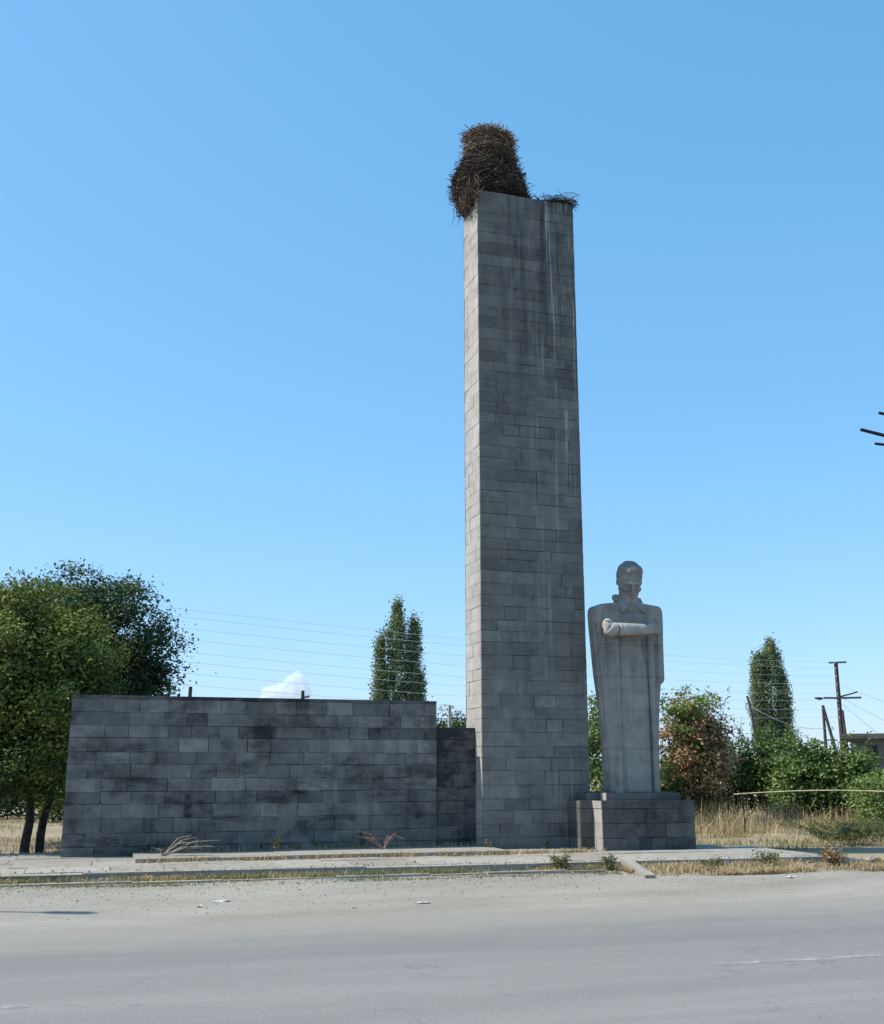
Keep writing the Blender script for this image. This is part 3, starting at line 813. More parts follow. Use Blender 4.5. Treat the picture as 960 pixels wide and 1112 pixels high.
# big pair of trees left of the wall
def broad_tree(name, label, base, top, crown_specs, r, leafmat, seed, size=0.10, limbs=5, group=None, cat='tree'):
    rg = np.random.default_rng(seed)
    root = tag(empty(name, base), label, cat, group)
    wood = MB(); lv = MB()
    b = np.array(base)
    wob_tube(wood, b - np.array([0,0,0.15]), top, r, r*0.55, rg, 8, 8, 0.04)
    for q in range(limbs):
        cs = crown_specs[q % len(crown_specs)]
        d = rg.normal(size=3); d /= np.linalg.norm(d)
        wob_tube(wood, np.array(top)-np.array([0,0,rg.uniform(0,0.7)]), np.array(cs[0])+d*np.array(cs[1])*0.65, r*0.5, r*0.12, rg, 6, 6, 0.08)
    for c, R, ncl, nl, clr, mu in crown_specs:
        crown(lv, rg, c, R, ncl, nl, size, clr, mu, mbw=wood, root=top)
    wood.build('trunk', M_bark, root, True)
    lv.build('crown', leafmat, root)
    return root
broad_tree('broadleaf_tree', 'nearer full yellow-green tree with a dark trunk left of the wall', (-1.02,20.75,0.17), (-1.0,20.8,2.4),
    [((-1.15,20.7,3.0),(1.45,1.35,1.8),430,150,0.32,0.72), ((-1.5,20.6,1.7),(1.3,1.2,0.7),100,120,0.3,0.40)], 0.085, M_leaf, 101, 0.078)
broad_tree('broadleaf_tree', 'further taller blue-green tree spreading out above the left end of the wall', (-0.77,21.0,0.17), (-0.72,21.5,2.7),
    [((-0.40,23.4,3.85),(1.75,1.7,1.75),430,150,0.34,0.40), ((0.40,23.6,3.3),(0.95,1.0,0.85),130,120,0.29,0.42), ((-1.9,24,3.4),(1.5,1.5,1.8),130,120,0.34,0.42)], 0.08, M_leaf2, 102, 0.082)

# poplars
def poplar(label, stems, seed, group=None, size=0.13, nk=1.0):
    rg = np.random.default_rng(seed)
    bx = stems[0][0]
    root = tag(empty('poplar_tree', (bx[0],bx[1],0.15)), label, 'tree', group)
    wood = MB(); lv = MB()
    for base, h, w, z0 in stems:
        base = np.array(base,float)
        lean = rg.normal(0,0.02,2)
        wob_tube(wood, base, base+np.array([lean[0]*h,lean[1]*h,h*0.95]), 0.16*h/9, 0.02, rg, 6, 8, 0.05)
        n = int(600*nk*h/9*w)
        for q in range(n):
            t = rg.uniform(0,1)**0.9; zc = z0+(h-z0)*t
            prof = w*(math.sin(min(1,t*1.25+0.12)*math.pi*0.5) if t < 0.5 else (1-((t-0.5)/0.5)**2.6)**0.8)
            prof *= 1+0.22*math.sin(zc*2.3+q%3)+0.1*rg.normal()
            a = rg.uniform(0,6.28); r = prof*math.sqrt(rg.uniform(0.2,1))
            p = base+np.array([lean[0]*zc+r*math.cos(a), lean[1]*zc+r*math.sin(a), zc])
            m = 34
            d = np.array([math.cos(a)*0.25, math.sin(a)*0.25, 1.0])
            s = rg.normal(0,0.27,m)
            o = d*s[:,None]+rg.normal(0,0.10,(m,3))
            tn = rg.normal(0.45,0.15)
            leaves(lv, p+o, size, rg, np.clip(rg.normal(tn,0.12,m),0,1), flat=0.2, aspect=0.7)
    wood.build('trunk', M_bark, root, True); lv.build('crown', M_poplar, root)
    return root
PG = 'poplars behind the monument'
poplar('tall narrow three-headed poplar rising behind the middle of the wall', [((15.1,58.0,0.1),10.2,0.62,1.2), ((16.2,58.0,0.1),9.5,0.48,1.2), ((14.65,58.2,0.1),8.4,0.42,1.2), ((16.65,57.6,0.1),6.5,0.33,1.2)], 201, PG)
poplar('single tall poplar rising behind the leaning wooden pole', [((41.6,62.4,0.1),9.4,0.95,0.8), ((42.35,61.9,0.1),7.4,0.55,0.8), ((41.0,62.6,0.1),8.6,0.6,0.8)], 202, PG)

# bushes
def bush(name, label, base, specs, mat, seed, size=0.10, stems=7, cat='bush', group=None, tone_fn=None, sprigs=0):
    rg = np.random.default_rng(seed)
    root = tag(empty(name, base), label, cat, group)
    wood = MB(); lv = MB()
    b = np.array(base,float)
    for q in range(stems):
        c, R = np.array(specs[q%len(specs)][0]), np.array(specs[q%len(specs)][1])
        d = rg.normal(size=3)*0.45
        wob_tube(wood, b+np.array([rg.normal(0,0.25),rg.normal(0,0.2),-0.1]), c+d*R, 0.035, 0.008, rg, 4, 6, 0.08)
    for c, R, ncl, nl, clr, mu in specs:
        crown(lv, rg, c, R, ncl, nl, size, clr, mu, shell=0.5, zcut=0.3, tone_fn=tone_fn)
    for q in range(sprigs):
        c, R = np.array(specs[q%len(specs)][0]), np.array(specs[q%len(specs)][1])
        a = rg.uniform(0,6.28); p0 = c+np.array([R[0]*0.6*math.cos(a),R[1]*0.6*math.sin(a),R[2]*0.75])
        p1 = p0+np.array([rg.normal(0,0.15),rg.normal(0,0.15),rg.uniform(0.35,0.8)])
        wood.tube([np.array([b[0],b[1],0.1]),c+(p0-c)*0.4,p0,(p0+p1)/2+rg.normal(0,0.03,3),p1],[0.02,0.015,0.012,0.008,0.004],3,caps=False)
        m = 22; t = rg.uniform(0,1,m)
        leaves(lv, p0+(p1-p0)*t[:,None]+rg.normal(0,0.05,(m,3)), size*0.9, rg, np.clip(rg.normal(0.6,0.15,m),0,1))
    wood.build('stems', M_bark, root); lv.build('foliage', mat, root)
    return root

# half withered bush: brown body, green top
rg = np.random.default_rng(301)
wb = tag(empty('withered_bush', (15.0,25.9,0.17)), 'half withered bush with rusty brown leaves and a green top beside the statue', 'bush')
wood = MB(); lb = MB(); lg = MB()
for q in range(26):
    a = rg.uniform(-1,1); wob_tube(wood, (15.0+a*0.45,25.9+rg.normal(0,0.2),0.05), (15.0+a*1.1+rg.normal(0,0.2),25.9+rg.normal(0,0.5),rg.uniform(2.0,3.5)), 0.022, 0.006, rg, 4, 6, 0.09)
crown(lb, rg, (15.05,25.9,1.9), (1.02,0.8,1.5), 300, 50, 0.10, 0.24, 0.5, shell=0.4, zcut=0.35)
crown(lg, rg, (14.9,25.9,2.85), (0.9,0.8,0.75), 75, 42, 0.10, 0.20, 0.78, shell=0.2)
crown(lg, rg, (14.75,25.7,2.0), (0.75,0.6,0.9), 30, 30, 0.10, 0.18, 0.7, shell=0.6)
crown(lg, rg, (14.1,25.95,1.2), (0.4,0.5,0.9), 45, 45, 0.10, 0.22, 0.55, shell=0.3, zcut=0.35)
for q in range(16):
    p0 = np.array([15.0+rg.uniform(-0.9,0.9),25.8+rg.normal(0,0.3),3.2]); p1 = p0+np.array([rg.normal(0,0.12),0,rg.uniform(0.2,0.5)])
    leaves(lg, p0+(p1-p0)*rg.uniform(0,1,18)[:,None]+rg.normal(0,0.05,(18,3)), 0.10, rg, np.clip(rg.normal(0.75,0.15,18),0,1))
wood.build('stems', M_bark, wb); lb.build('withered_foliage', M_brown, wb); lg.build('green_foliage', M_bushl, wb)

BG = 'green bushes behind the dry grass'
bush('green_bush', 'tall green bush showing through the gap between pillar and statue', (12.4,25.4,0.17), [((12.4,25.4,1.9),(1.0,0.8,1.75),230,55,0.26,0.5)], M_bushl, 302, group=BG)
bush('green_bush', 'dark green bush beside the withered brown bush, behind the pale pipe end', (17.9,29.2,0.17), [((17.5,29.2,1.4),(1.3,1.0,1.3),230,55,0.28,0.32), ((18.9,28.8,1.5),(0.9,0.9,1.15),120,55,0.26,0.45)], M_bushl, 303, 0.11, group=BG, sprigs=6)
bush('green_bush', 'bright green bush with large leaves in front of the utility pole', (18.9,26.0,0.17), [((18.5,26.2,1.25),(0.8,0.8,1.2),190,50,0.28,0.62), ((19.35,25.4,1.2),(0.75,0.8,0.95),150,50,0.28,0.6), ((18.9,26,0.6),(1.5,0.8,0.5),80,50,0.28,0.3)], M_bushl, 304, 0.13, group=BG, sprigs=10)
bush('green_bush', 'tall slim green shrub standing behind the bright green bush', (19.6,28.6,0.17), [((19.4,28.6,1.3),(0.9,0.7,1.2),150,50,0.28,0.5)], M_bushl, 305, 0.10, group=BG, sprigs=16)
bush('green_bush', 'low yellow-green bush at the right edge of the photo below the building', (17.3,21.3,0.17), [((17.3,21.3,0.75),(1.0,0.7,0.75),150,55,0.26,0.72), ((19.5,21.8,0.9),(1.3,0.9,0.85),110,50,0.26,0.6)], M_bushl, 306, 0.09, group=BG)
bush('green_bush', 'leafy bush beside the small building hiding its foot', (22.5,27.5,0.17), [((21.8,26.6,0.75),(1.5,0.8,0.75),150,50,0.26,0.6)], M_bushl, 307, 0.12, group=BG)
bush('green_bush', 'sunlit little bush behind the trunks at the left edge of the wall', (-0.9,33.5,0.15), [((-1.0,33.5,1.05),(0.75,0.7,0.9),120,50,0.26,0.75)], M_bushl, 308, 0.10)
bush('dark_hedge', 'dark hedge in the shade beyond the left tree', (-3.2,36,0.15), [((-3.6,36,1.2),(2.6,0.9,1.2),220,55,0.34,0.2), ((-0.8,38,0.9),(1.8,0.9,0.9),130,55,0.34,0.2)], M_leaf2, 309, 0.12, cat='hedge')
bush('green_bush', 'dark leafy bush top showing over the low section of the wall', (12.9,40,0.15), [((12.9,40,2.2),(1.3,1.0,1.5),230,50,0.32,0.4)], M_leaf, 310, 0.12)

# far tree line beyond the fields
rg = np.random.default_rng(400); mb = MB()
for q in range(900):
    a = rg.uniform(-1.0,1.35); d = rg.uniform(150,175)
    leaves(mb, np.array([d*math.sin(a), d*math.cos(a), 0.0])+np.stack([rg.normal(0,2.0,16),rg.normal(0,2.0,16),np.abs(rg.normal(1.3,0.8,16))],-1), 0.9, rg)
tag(mb.build('far_woodland', M_leaf2), 'low far-off line of trees on the horizon', 'woodland', kind='stuff')

# ---- grass
def grass(name, n, region, h, mat, seed, label=None, zf=ground_z, clump=0.0, w=0.006, lean=0.35, tone=(0.5,0.2), kind='stuff', parent=None, cat='grass'):
    rg = np.random.default_rng(seed)
    x, y = region(n, rg)
    n = len(x)
    z = zf(x, y)
    hum = 0.5+0.5*np.sin(x*1.9+2*np.sin(y*1.1))*np.sin(y*1.6+1.5*np.sin(x*0.8))
    hh = h*rg.uniform(0.3,1.15,n)*(1-clump*hum)
    az = rg.uniform(0,2*np.pi,n); ln = np.abs(rg.normal(0,lean,n))
    d = np.stack([np.cos(az),np.sin(az),np.zeros(n)],-1)
    side = np.stack([-np.sin(az+rg.normal(0,0.8,n)),np.cos(az),np.zeros(n)],-1)*(w*rg.uniform(0.6,1.4,n))[:,None]
    b = np.stack([x,y,z-0.01],-1); up = np.array([0,0,1.0])
    m = b+up*(hh*0.55)[:,None]+d*(hh*ln*0.35)[:,None]
    t = b+up*(hh*(1-0.25*ln))[:,None]+d*(hh*ln)[:,None]
    v = np.stack([b-side,b+side,m+side*0.8,m-side*0.8,t+side*0.2,t-side*0.2],1).reshape(-1,3)
    f = (np.arange(n)[:,None,None]*6+np.array([[0,1,2,3],[3,2,4,5]])[None]).reshape(-1,4)
    tn = np.repeat(np.clip(rg.normal(tone[0],tone[1],n),0,1),2)
    o = mesh_np(name, v, f, tn, mat, parent)
    if label: tag(o, label, cat, kind=kind)
    return o
def clumped(xr, yr, nc, sd):
    def fn(n, rg):
        cx = rg.uniform(*xr,nc); cy = rg.uniform(*yr,nc); w = rg.uniform(0.2,1,nc)**2; w /= w.sum()
        i = rg.choice(nc,n,p=w)
        x = cx[i]+rg.normal(0,sd,n)*(0.5+w[i]*nc*0.5); y = cy[i]+rg.normal(0,sd*0.7,n)
        return x, np.clip(y,*yr)
    return fn
def strip(xr, off0, off1, nc, sd):
    def fn(n, rg):
        cx = rg.uniform(*xr,nc); co = rg.uniform(off0,off1,nc); w = rg.uniform(0.1,1,nc)**2; w /= w.sum()
        i = rg.choice(nc,n,p=w)
        x = np.clip(cx[i]+rg.normal(0,sd,n),xr[0],xr[1]); o = np.clip(co[i]+rg.normal(0,0.05,n),off0,off1)
        return x, edge_y(x)+o
    return fn
grass('dry_grass', 21000, clumped((10.8,34),(21.6,27.5),420,0.28), 0.85, M_straw, 501, 'tall straw-coloured dry grass in front of the bushes', w=0.0055, lean=0.6, clump=0.88, tone=(0.55,0.25))
grass('short_grass', 14000, clumped((9.8,34),(18.4,24),350,0.30), 0.13, M_straw, 502, 'short parched grass on the bare ground right of the pedestal', w=0.006, lean=0.6, tone=(0.55,0.2))
grass('green_weeds', 6000, clumped((11.2,24),(18.0,25),90,0.22), 0.16, M_weed, 503, 'low grey-green weeds scattered through the parched grass', w=0.006, lean=0.9, tone=(0.6,0.25))
grass('short_grass', 14000, clumped((-20,6),(20.0,36),400,0.35), 0.12, M_straw, 504, 'parched grass under the trees behind the left end of the wall', w=0.008, lean=0.6, tone=(0.45,0.2))
grass('verge_grass', 6500, strip((-9,7.4),-0.33,-0.02,75,0.2), 0.11, M_weed, 505, 'grey-green grass in the strip between low kerb and paving', w=0.005, lean=0.8, tone=(0.6,0.25))
grass('verge_grass', 5500, strip((-9,7.4),-0.36,-0.02,60,0.25), 0.10, M_straw, 515, 'dry yellow grass among the green in the kerb strip', w=0.005, lean=0.9)
grass('verge_grass', 4500, strip((-9,7.3),-0.72,-0.45,50,0.3), 0.055, M_weed, 506, 'low weeds along the foot of the kerb by the gravel', w=0.006, lean=0.8)
grass('verge_grass', 9000, strip((7.5,12.5),-0.95,-0.02,60,0.2), 0.12, M_straw, 507, 'dry straw-coloured grass below the right end of the paving', w=0.006, lean=0.8, tone=(0.6,0.2))
grass('paving_weeds', 2600, lambda n, rg: (np.clip(rg.choice(rg.uniform(0.6,8.2,60),n)+rg.normal(0,0.13,n),0.5,8.25), 17.47-rg.exponential(0.05,n)), 0.09, M_straw, 508, 'little weeds growing in the joint before the low step', zf=lambda x,y: x*0+0.25, w=0.005, lean=0.6)
grass('paving_weeds', 1500, lambda n, rg: (np.clip(rg.choice(rg.uniform(0.9,6.5,40),n)+rg.normal(0,0.10,n),0.72,6.45), 18.79-rg.exponential(0.03,n)), 0.09, M_straw, 509, 'dry weeds along the foot of the stone wall', zf=lambda x,y: x*0+0.297, w=0.005, lean=0.5)

rg = np.random.default_rng(520); mb = MB()
lx = rg.uniform(-8.5, 12, 2600); lo_ = np.where(rg.uniform(size=2600) < 0.6, rg.uniform(-0.95, -0.05, 2600), rg.exponential(0.35, 2600)*0.8)
ly = edge_y(lx) + lo_
lz = np.where(lo_ > 0, 0.258, ground_z(lx, ly) + 0.03)
leaves(mb, np.stack([lx, np.minimum(ly, 17.4), lz], -1), 0.038, rg, np.clip(rg.normal(0.5, 0.25, 2600), 0, 1), ups=np.tile(np.array([[0, 0, 1.5]]), (2600, 1)))
tag(mb.build('leaf_litter', M_brown), 'dry fallen leaves and bits scattered along kerb and paving edge', 'leaf litter', kind='stuff')

# single weeds one can point at
def weed(label, base, h, r, seed, mat=M_weed, n=260, nst=9):
    rg = np.random.default_rng(seed)
    root = tag(empty('weed', base), label, 'weed')
    st = MB(); lv = MB(); b = np.array(base)
    for q in range(nst):
        a = rg.uniform(0,6.28); e = b+np.array([r*math.cos(a)*rg.uniform(0.3,1),r*math.sin(a)*rg.uniform(0.3,1),h*rg.uniform(0.6,1)])
        m = (b+e)/2+np.array([0,0,h*0.12])
        b = np.array(base)+(np.array([rg.normal(0,r*0.45),rg.normal(0,r*0.3),0]) if r > 0.5 else 0); e = b+(e-np.array(base))*0.75; m = (b+e)/2+np.array([0,0,h*0.12])
        st.tube([b-np.array([0,0,0.02]),m,e],[0.006,0.005,0.003],3,caps=False)
        k_ = n//nst; t = rg.uniform(0.25,1,k_)
        pts = b*(1-t[:,None])**2+2*m*(t*(1-t))[:,None]+e*(t[:,None])**2+rg.normal(0,0.03,(k_,3))
        leaves(lv, pts, 0.055, rg, np.clip(rg.normal(0.45,0.2,k_),0,1), aspect=0.4)
    st.build('stems', M_weed, root); lv.build('leaves', mat, root)
weed('bushy grey-green weed at the kerb below the right side of the pillar', (6.6,15.45,0.14), 0.32, 0.35, 601, n=420, nst=14)
weed('low green weed beside the slanting concrete strip', (7.35,15.35,0.14), 0.30, 0.22, 602, n=220)
weed('thin upright weed against the wall left of the middle', (2.92,18.35,0.295), 0.36, 0.06, 603, n=70, nst=3)
weed('small weed at the corner where wall meets pillar', (6.52,18.30,0.25), 0.22, 0.07, 604, n=60, nst=4)
weed('small weed at the pillar foot beside the pedestal', (7.62,18.32,0.25), 0.22, 0.07, 605, n=60, nst=4)
weed('grey-green weed clump before the right end of the paving', (9.95,15.2,0.14), 0.28, 0.3, 606, n=300, nst=10)
weed('green weed under the paving edge, first right of the slanting strip', (8.9,15.1,0.14), 0.2, 0.28, 607, n=220)
weed('large sprawling grey-green weed at the right edge behind the rubble', (14.0,18.6,0.17), 0.6, 0.95, 608, n=5200, nst=34)
weed('second sprawling weed behind the rubble, touching the photo edge', (15.4,19.2,0.17), 0.65, 1.0, 609, n=5200, nst=34)
weed('small bright weed by the foot of the left tree', (0.0,21.3,0.17), 0.42, 0.35, 610, mat=M_bushl, n=260, nst=9)
weed('round rust-brown dead weed against the end of the paving', (11.0,15.05,0.13), 0.34, 0.27, 611, mat=M_brown, n=600, nst=30)

# dead branches
def dead_branch(label, base, tips, seed, mat=M_deadwood, r=0.013):
    rg = np.random.default_rng(seed); mb = MB(); b = np.array(base)
    for t in tips:
        e = b+np.array(t); m = (b+e)/2+np.array([0,0,0.25*t[2]+0.02])+rg.normal(0,0.02,3)
        mb.tube([b,m,e],[r,r*0.8,r*0.3],5,tone=0.5,caps=False)
        for q in range(2):
            s = b+(e-b)*rg.uniform(0.4,0.8)+np.array([0,0,0.03]); mb.tube([s,s+rg.normal(0,0.07,3)+np.array([0.03,0,0.05])],[r*0.5,r*0.2],4,caps=False)
    tag(mb.build('dead_branch', mat), label, 'branch')
dead_branch('bundle of pale dry branches arching up against the left half of the wall', (1.12,17.95,0.30),
    [(0.42,0.05,0.30),(0.50,0.02,0.27),(0.36,0.08,0.25),(0.46,-0.1,0.2),(0.72,-0.1,0.14),(0.85,-0.05,0.22),(0.78,0.05,0.12),(0.60,0.1,0.1),(-0.1,0,0.1)], 1)
dead_branch('reddish forked dry branch leaning on the wall near its right end', (4.68,18.25,0.30),
    [(-0.42,0.05,0.30),(-0.28,0.1,0.20),(0.22,0.05,0.26),(0.10,0.1,0.22),(-0.48,0.0,0.22),(0.05,0,0.12)], 2, flat_mat('reddish_branch',(0.30,0.17,0.11),0.9,0.3,20), 0.010)

# ------------------------------------------------------------------ rubble, litter, pebbles
rg = np.random.default_rng(71)
def rock(name, label, c, r, cat, seed, mat=M_pave, rotz=0.0):
    g = np.random.default_rng(seed)
    n, m = 14, 8; v = []
    ph = g.uniform(0,6.28,6)
    for i in range(m+1):
        a = math.pi*i/m
        for j in range(n):
            b = 2*math.pi*j/n
            d = np.array([math.sin(a)*math.cos(b),math.sin(a)*math.sin(b),math.cos(a)])
            s = np.sign(d)*np.abs(d)**0.6
            s = s*(1+0.10*math.sin(3*b+ph[0]+2*a)+0.07*math.sin(5*a+ph[1]+b))
            x, y = s[0]*r[0], s[1]*r[1]
            v.append((c[0]+x*math.cos(rotz)-y*math.sin(rotz), c[1]+x*math.sin(rotz)+y*math.cos(rotz), c[2]+s[2]*r[2]))
    i, j = np.meshgrid(np.arange(m),np.arange(n),indexing='ij')
    f = np.stack([i*n+j,(i+1)*n+j,(i+1)*n+(j+1)%n,i*n+(j+1)%n],-1).reshape(-1,4)
    mb = MB(); mb.add(v,f,0.5)
    return tag(mb.build(name,mat), label, cat)
mb = MB()
ax = np.array([0.96,-0.22,-0.16]); ax/=np.linalg.norm(ax); ay = np.array([0.22,0.97,0]); ay -= ax*(ay@ax); ay/=np.linalg.norm(ay); az_ = np.cross(ax,ay)
mb.prism((11.45,15.25,0.18),(ax,ay,az_),(0.25,0.28,0.06),0.55,0.93)
tag(mb.build('concrete_slab', M_pave), 'tilted broken concrete slab lying at the right end of the paving', 'slab')
rock('rubble_stone','grey stone lying right of the tilted concrete slab',(11.95,15.35,0.15),(0.14,0.12,0.08),'stone',5)
rock('rubble_stone','flat stone between gravel and tilted slab',(11.55,14.85,0.13),(0.12,0.07,0.03),'stone',6)
mb = MB()
a = np.array([7.72,15.55,0.255]); b = np.array([7.55,14.45,0.11]); ax = (b-a)/np.linalg.norm(b-a); ay = np.cross((0,0,1),ax); ay/=np.linalg.norm(ay)
mb.prism((a+b)/2,(ax,ay,np.cross(ax,ay)),(np.linalg.norm(b-a)/2,0.075,0.04),0.6)
tag(mb.build('concrete_strip', M_pave), 'slanting concrete strip leaning from the paving down to the gravel', 'kerb piece')
M_lit = flat_mat('litter_paper',(0.5,0.49,0.46),0.6,0.1)
for i,(p,s,lab) in enumerate([((1.56,13.79,0.075),(0.10,0.04),'flattened white scrap of litter on the gravel'),((1.28,13.5,0.06),(0.03,0.03),'small white crumpled litter left of the larger scrap'),((3.87,13.17,0.05),(0.07,0.03),'white scrap of litter on the gravel below the wall end'),((9.6,14.15,0.10),(0.06,0.04),'white scrap of litter at the gravel edge below the paving end')]):
    g = np.random.default_rng(i); mb = MB()
    xs_ = np.linspace(-1,1,6)*s[0]; ys_ = np.linspace(-1,1,5)*s[1]
    X, Y = np.meshgrid(xs_,ys_); Z = p[2]+g.uniform(-0.006,0.014,X.shape)
    v = np.stack([p[0]+X+g.normal(0,0.006,X.shape),p[1]+Y+g.normal(0,0.004,X.shape),Z],-1).reshape(-1,3)
    q = (np.arange(4)[:,None]*6+np.arange(5)[None]).ravel()
    mb.add(v,np.stack([q,q+1,q+7,q+6],-1),0.5)
    tag(mb.build('litter',M_lit),lab,'litter')
# loose pebbles: one object
N = 3600
px = rg.uniform(-8,16,N); py = 12.2+3.15*rg.beta(2.6,1.0,N)
sz = 0.006+0.022*rg.beta(1,8,N)
base = np.array([(1,0,0),(-1,0,0),(0,1,0),(0,-1,0),(0,0,0.7),(0,0,-0.7)],float)
v = np.stack([px,py,shoulder_z(px,py)+sz*0.3],-1)[:,None]+base[None]*sz[:,None,None]*rg.uniform(0.6,1.3,(N,6,1))
tri = np.array([[0,2,4],[2,1,4],[1,3,4],[3,0,4],[2,0,5],[1,2,5],[3,1,5],[0,3,5]])
k = NM('pebbles')
M_peb = k.out(k.ramp(k.attr(),[(0,(0.14,0.13,0.12)),(0.5,(0.26,0.25,0.238)),(1,(0.48,0.46,0.42))]),0.9)
tag(mesh_np('pebbles', v.reshape(-1,3), (np.arange(N)[:,None,None]*6+tri[None]).reshape(-1,3), np.repeat(rg.uniform(0,1,N),8), M_peb), 'loose pebbles strewn over the gravel shoulder', 'pebbles', kind='stuff')

# ------------------------------------------------------------------ poles, wires, building
M_oldwood = flat_mat('weathered_pole_wood',(0.075,0.062,0.052),0.9,0.4,12)
M_iron = flat_mat('dark_iron',(0.03,0.03,0.034),0.6,0.3,20,0.6)
M_conc = flat_mat('post_concrete',(0.42,0.41,0.38),0.9,0.2,14)
M_porc = flat_mat('porcelain',(0.35,0.34,0.32),0.3,0.1,10)
M_wire = flat_mat('wire',(0.55,0.57,0.60),0.6,0.1,10)

pole = tag(empty('utility_pole',(34.9,46.3,0.15)), 'tall wooden utility pole with crossarms in front of the small building', 'utility pole')
mb = MB(); wob_tube(mb,(34.9,46.3,0.0),(34.9,46.3,6.7),0.135,0.09,np.random.default_rng(1),8,8,0.012); mb.build('pole',M_oldwood,pole)
u = np.array([0.80,-0.60,0]); w_ = np.array([0.60,0.80,0])
mb = MB(); mb.prism((34.9,46.17,6.72),(u,w_,(0,0,1)),(0.42,0.05,0.04)); mb.build('crossarm',M_oldwood,pole)
mb = MB(); mb.tube([np.array([34.9,46.15,4.98])-u*0.80+np.array([0,0,0.02]),np.array([34.9,46.15,4.98]),np.array([34.9,46.15,4.98])+u*0.95],0.055,6); mb.build('crossarm',M_oldwood,pole)
mb = MB(); mb.tube([np.array([34.9,46.15,5.05]),np.array([34.9,46.15,5.16])+u*0.45,np.array([34.9,46.15,5.26])+u*0.80],0.04,6); mb.build('bracket',M_iron,pole)
mb = MB(); q = np.array([34.9,46.1,4.97])-u*0.85; mb.tube([q,q-u*0.18,q-u*0.40+np.array([0,0,0.03])],[0.04,0.075,0.03],8); mb.build('lamp_head',M_iron,pole)
wz = [6.72,6.45,6.05,5.65,5.20,4.85,4.45,4.05]
for z in wz:
    mb = MB(); mb.tube([(34.76,46.17,z-0.05),(34.76,46.17,z+0.04)],[0.03,0.02],6); mb.build('insulator',M_porc,pole)
mb = MB(); mb.tube([(34.98,46.2,4.4),(35.02,46.0,0.1)],[0.06,0.11],6); mb.build('brace',M_oldwood,pole)

far = tag(empty('utility_pole',(-24.0,17.0,0.15)), 'far utility pole outside the left edge carrying the other ends of the wires', 'utility pole')
mb = MB(); wob_tube(mb,(-24,17,0),(-24,17,7.4),0.15,0.10,np.random.default_rng(2),8,6,0.01); mb.build('pole',M_oldwood,far)
mb = MB(); mb.prism((-24,16.86,7.2),((0.3,0.95,0),(0.95,-0.3,0),(0,0,1)),(0.8,0.05,0.05)); mb.build('crossarm',M_oldwood,far)
def wire(a, b, sag, r=0.0045, n=40):
    a, b = np.array(a,float), np.array(b,float); t = np.linspace(0,1,n)
    p = a+(b-a)*t[:,None]; p[:,2] -= sag*4*t*(1-t)
    mb = MB(); mb.tube(p,r,4,caps=False); return mb.build('overhead_wire',M_wire)
for i,z in enumerate(wz):
    tag(wire((34.72,46.15,z),(-23.9,17.05,5.0+0.45*(wz[i]-4.05)+0.4),0.9+0.02*i), 'thin overhead wire of the row strung level from the utility pole across behind the pillar', 'wire', 'overhead wires behind the monument')
for i,(e,lab) in enumerate([((38.2,43.5,2.6),'upper slack wire running down from the pole crossarm to the right edge'),((36.6,44.8,2.8),'steep stay wire from the pole down to the building roof'),((39.0,43.0,3.6),'thin far-reaching wire sloping from pole top to the right edge')]):
    o = wire((34.95,46.1,(5.0,4.7,5.6)[i]),e,0.1,0.012,12); o.name = 'stay_wire'; tag(o,lab,'wire')

af = tag(empty('timber_frame',(35.5,48.4,0.15)), 'narrow two-legged wooden frame just left of the utility pole', 'pole frame')
for dx in (-0.02,1.0):
    mb = MB(); mb.tube([(35.45,48.35,4.75),(35.45+dx*0.75,48.35-dx*0.55,0.0)],[0.07,0.1],6); mb.build('leg',M_oldwood,af)
mb = MB(); mb.tube([(35.40,48.30,3.0),(35.9,48.0,3.0)],0.035,6); mb.build('tie',M_oldwood,af)
mb = MB(); wob_tube(mb,(27.55,41.6,0.0),(27.0,42.05,4.68),0.10,0.05,np.random.default_rng(4),6,7,0.03)
tag(mb.build('leaning_pole',M_oldwood),'dark leaning wooden pole in front of the right poplar','pole')
o = wire((27.05,42.0,4.3),(35.45,48.3,3.6),0.35,0.012,14); o.name='slack_wire'; tag(o,'slack wire hanging from the leaning pole towards the two-legged frame','wire')

# posts behind the wall
p1 = tag(empty('fence_post',(2.11,26.92,0.15)),'dark post tip showing over the wall beside the left tree','post')
mb = MB(); mb.tube([(2.05,26.92,0.0),(2.11,26.92,3.5)],[0.06,0.045],6); mb.build('post',M_oldwood,p1)
p2 = tag(empty('fence_post',(4.75,26.58,0.15)),'short dark post tip with a side peg in front of the cloud','post')
mb = MB(); mb.tube([(4.70,26.6,0.0),(4.75,26.58,3.44)],[0.06,0.04],6); mb.build('post',M_oldwood,p2)
mb = MB(); mb.tube([(4.74,26.56,3.27),(4.90,26.52,3.30)],0.025,6); mb.build('peg',M_iron,p2)
mb = MB(); mb.prism((7.9,24.77,1.55),((1,0,0),(0,1,0),(0,0,1)),(0.04,0.04,1.5),0.5,0.8)
tag(mb.build('concrete_post',M_conc),'slim whitish concrete post standing behind the low section of the wall','post')
o = wire((5.8,25.4,2.95),(7.9,24.77,2.98),0.02,0.006,8); o.name='post_wire'; tag(o,'thin wire reaching the whitish post from the left','wire')
o = wire((7.9,24.77,2.98),(10.6,24.0,2.70),-0.03,0.006,8); o.name='post_wire'; tag(o,'thin wire arching from the whitish post towards the pillar','wire')

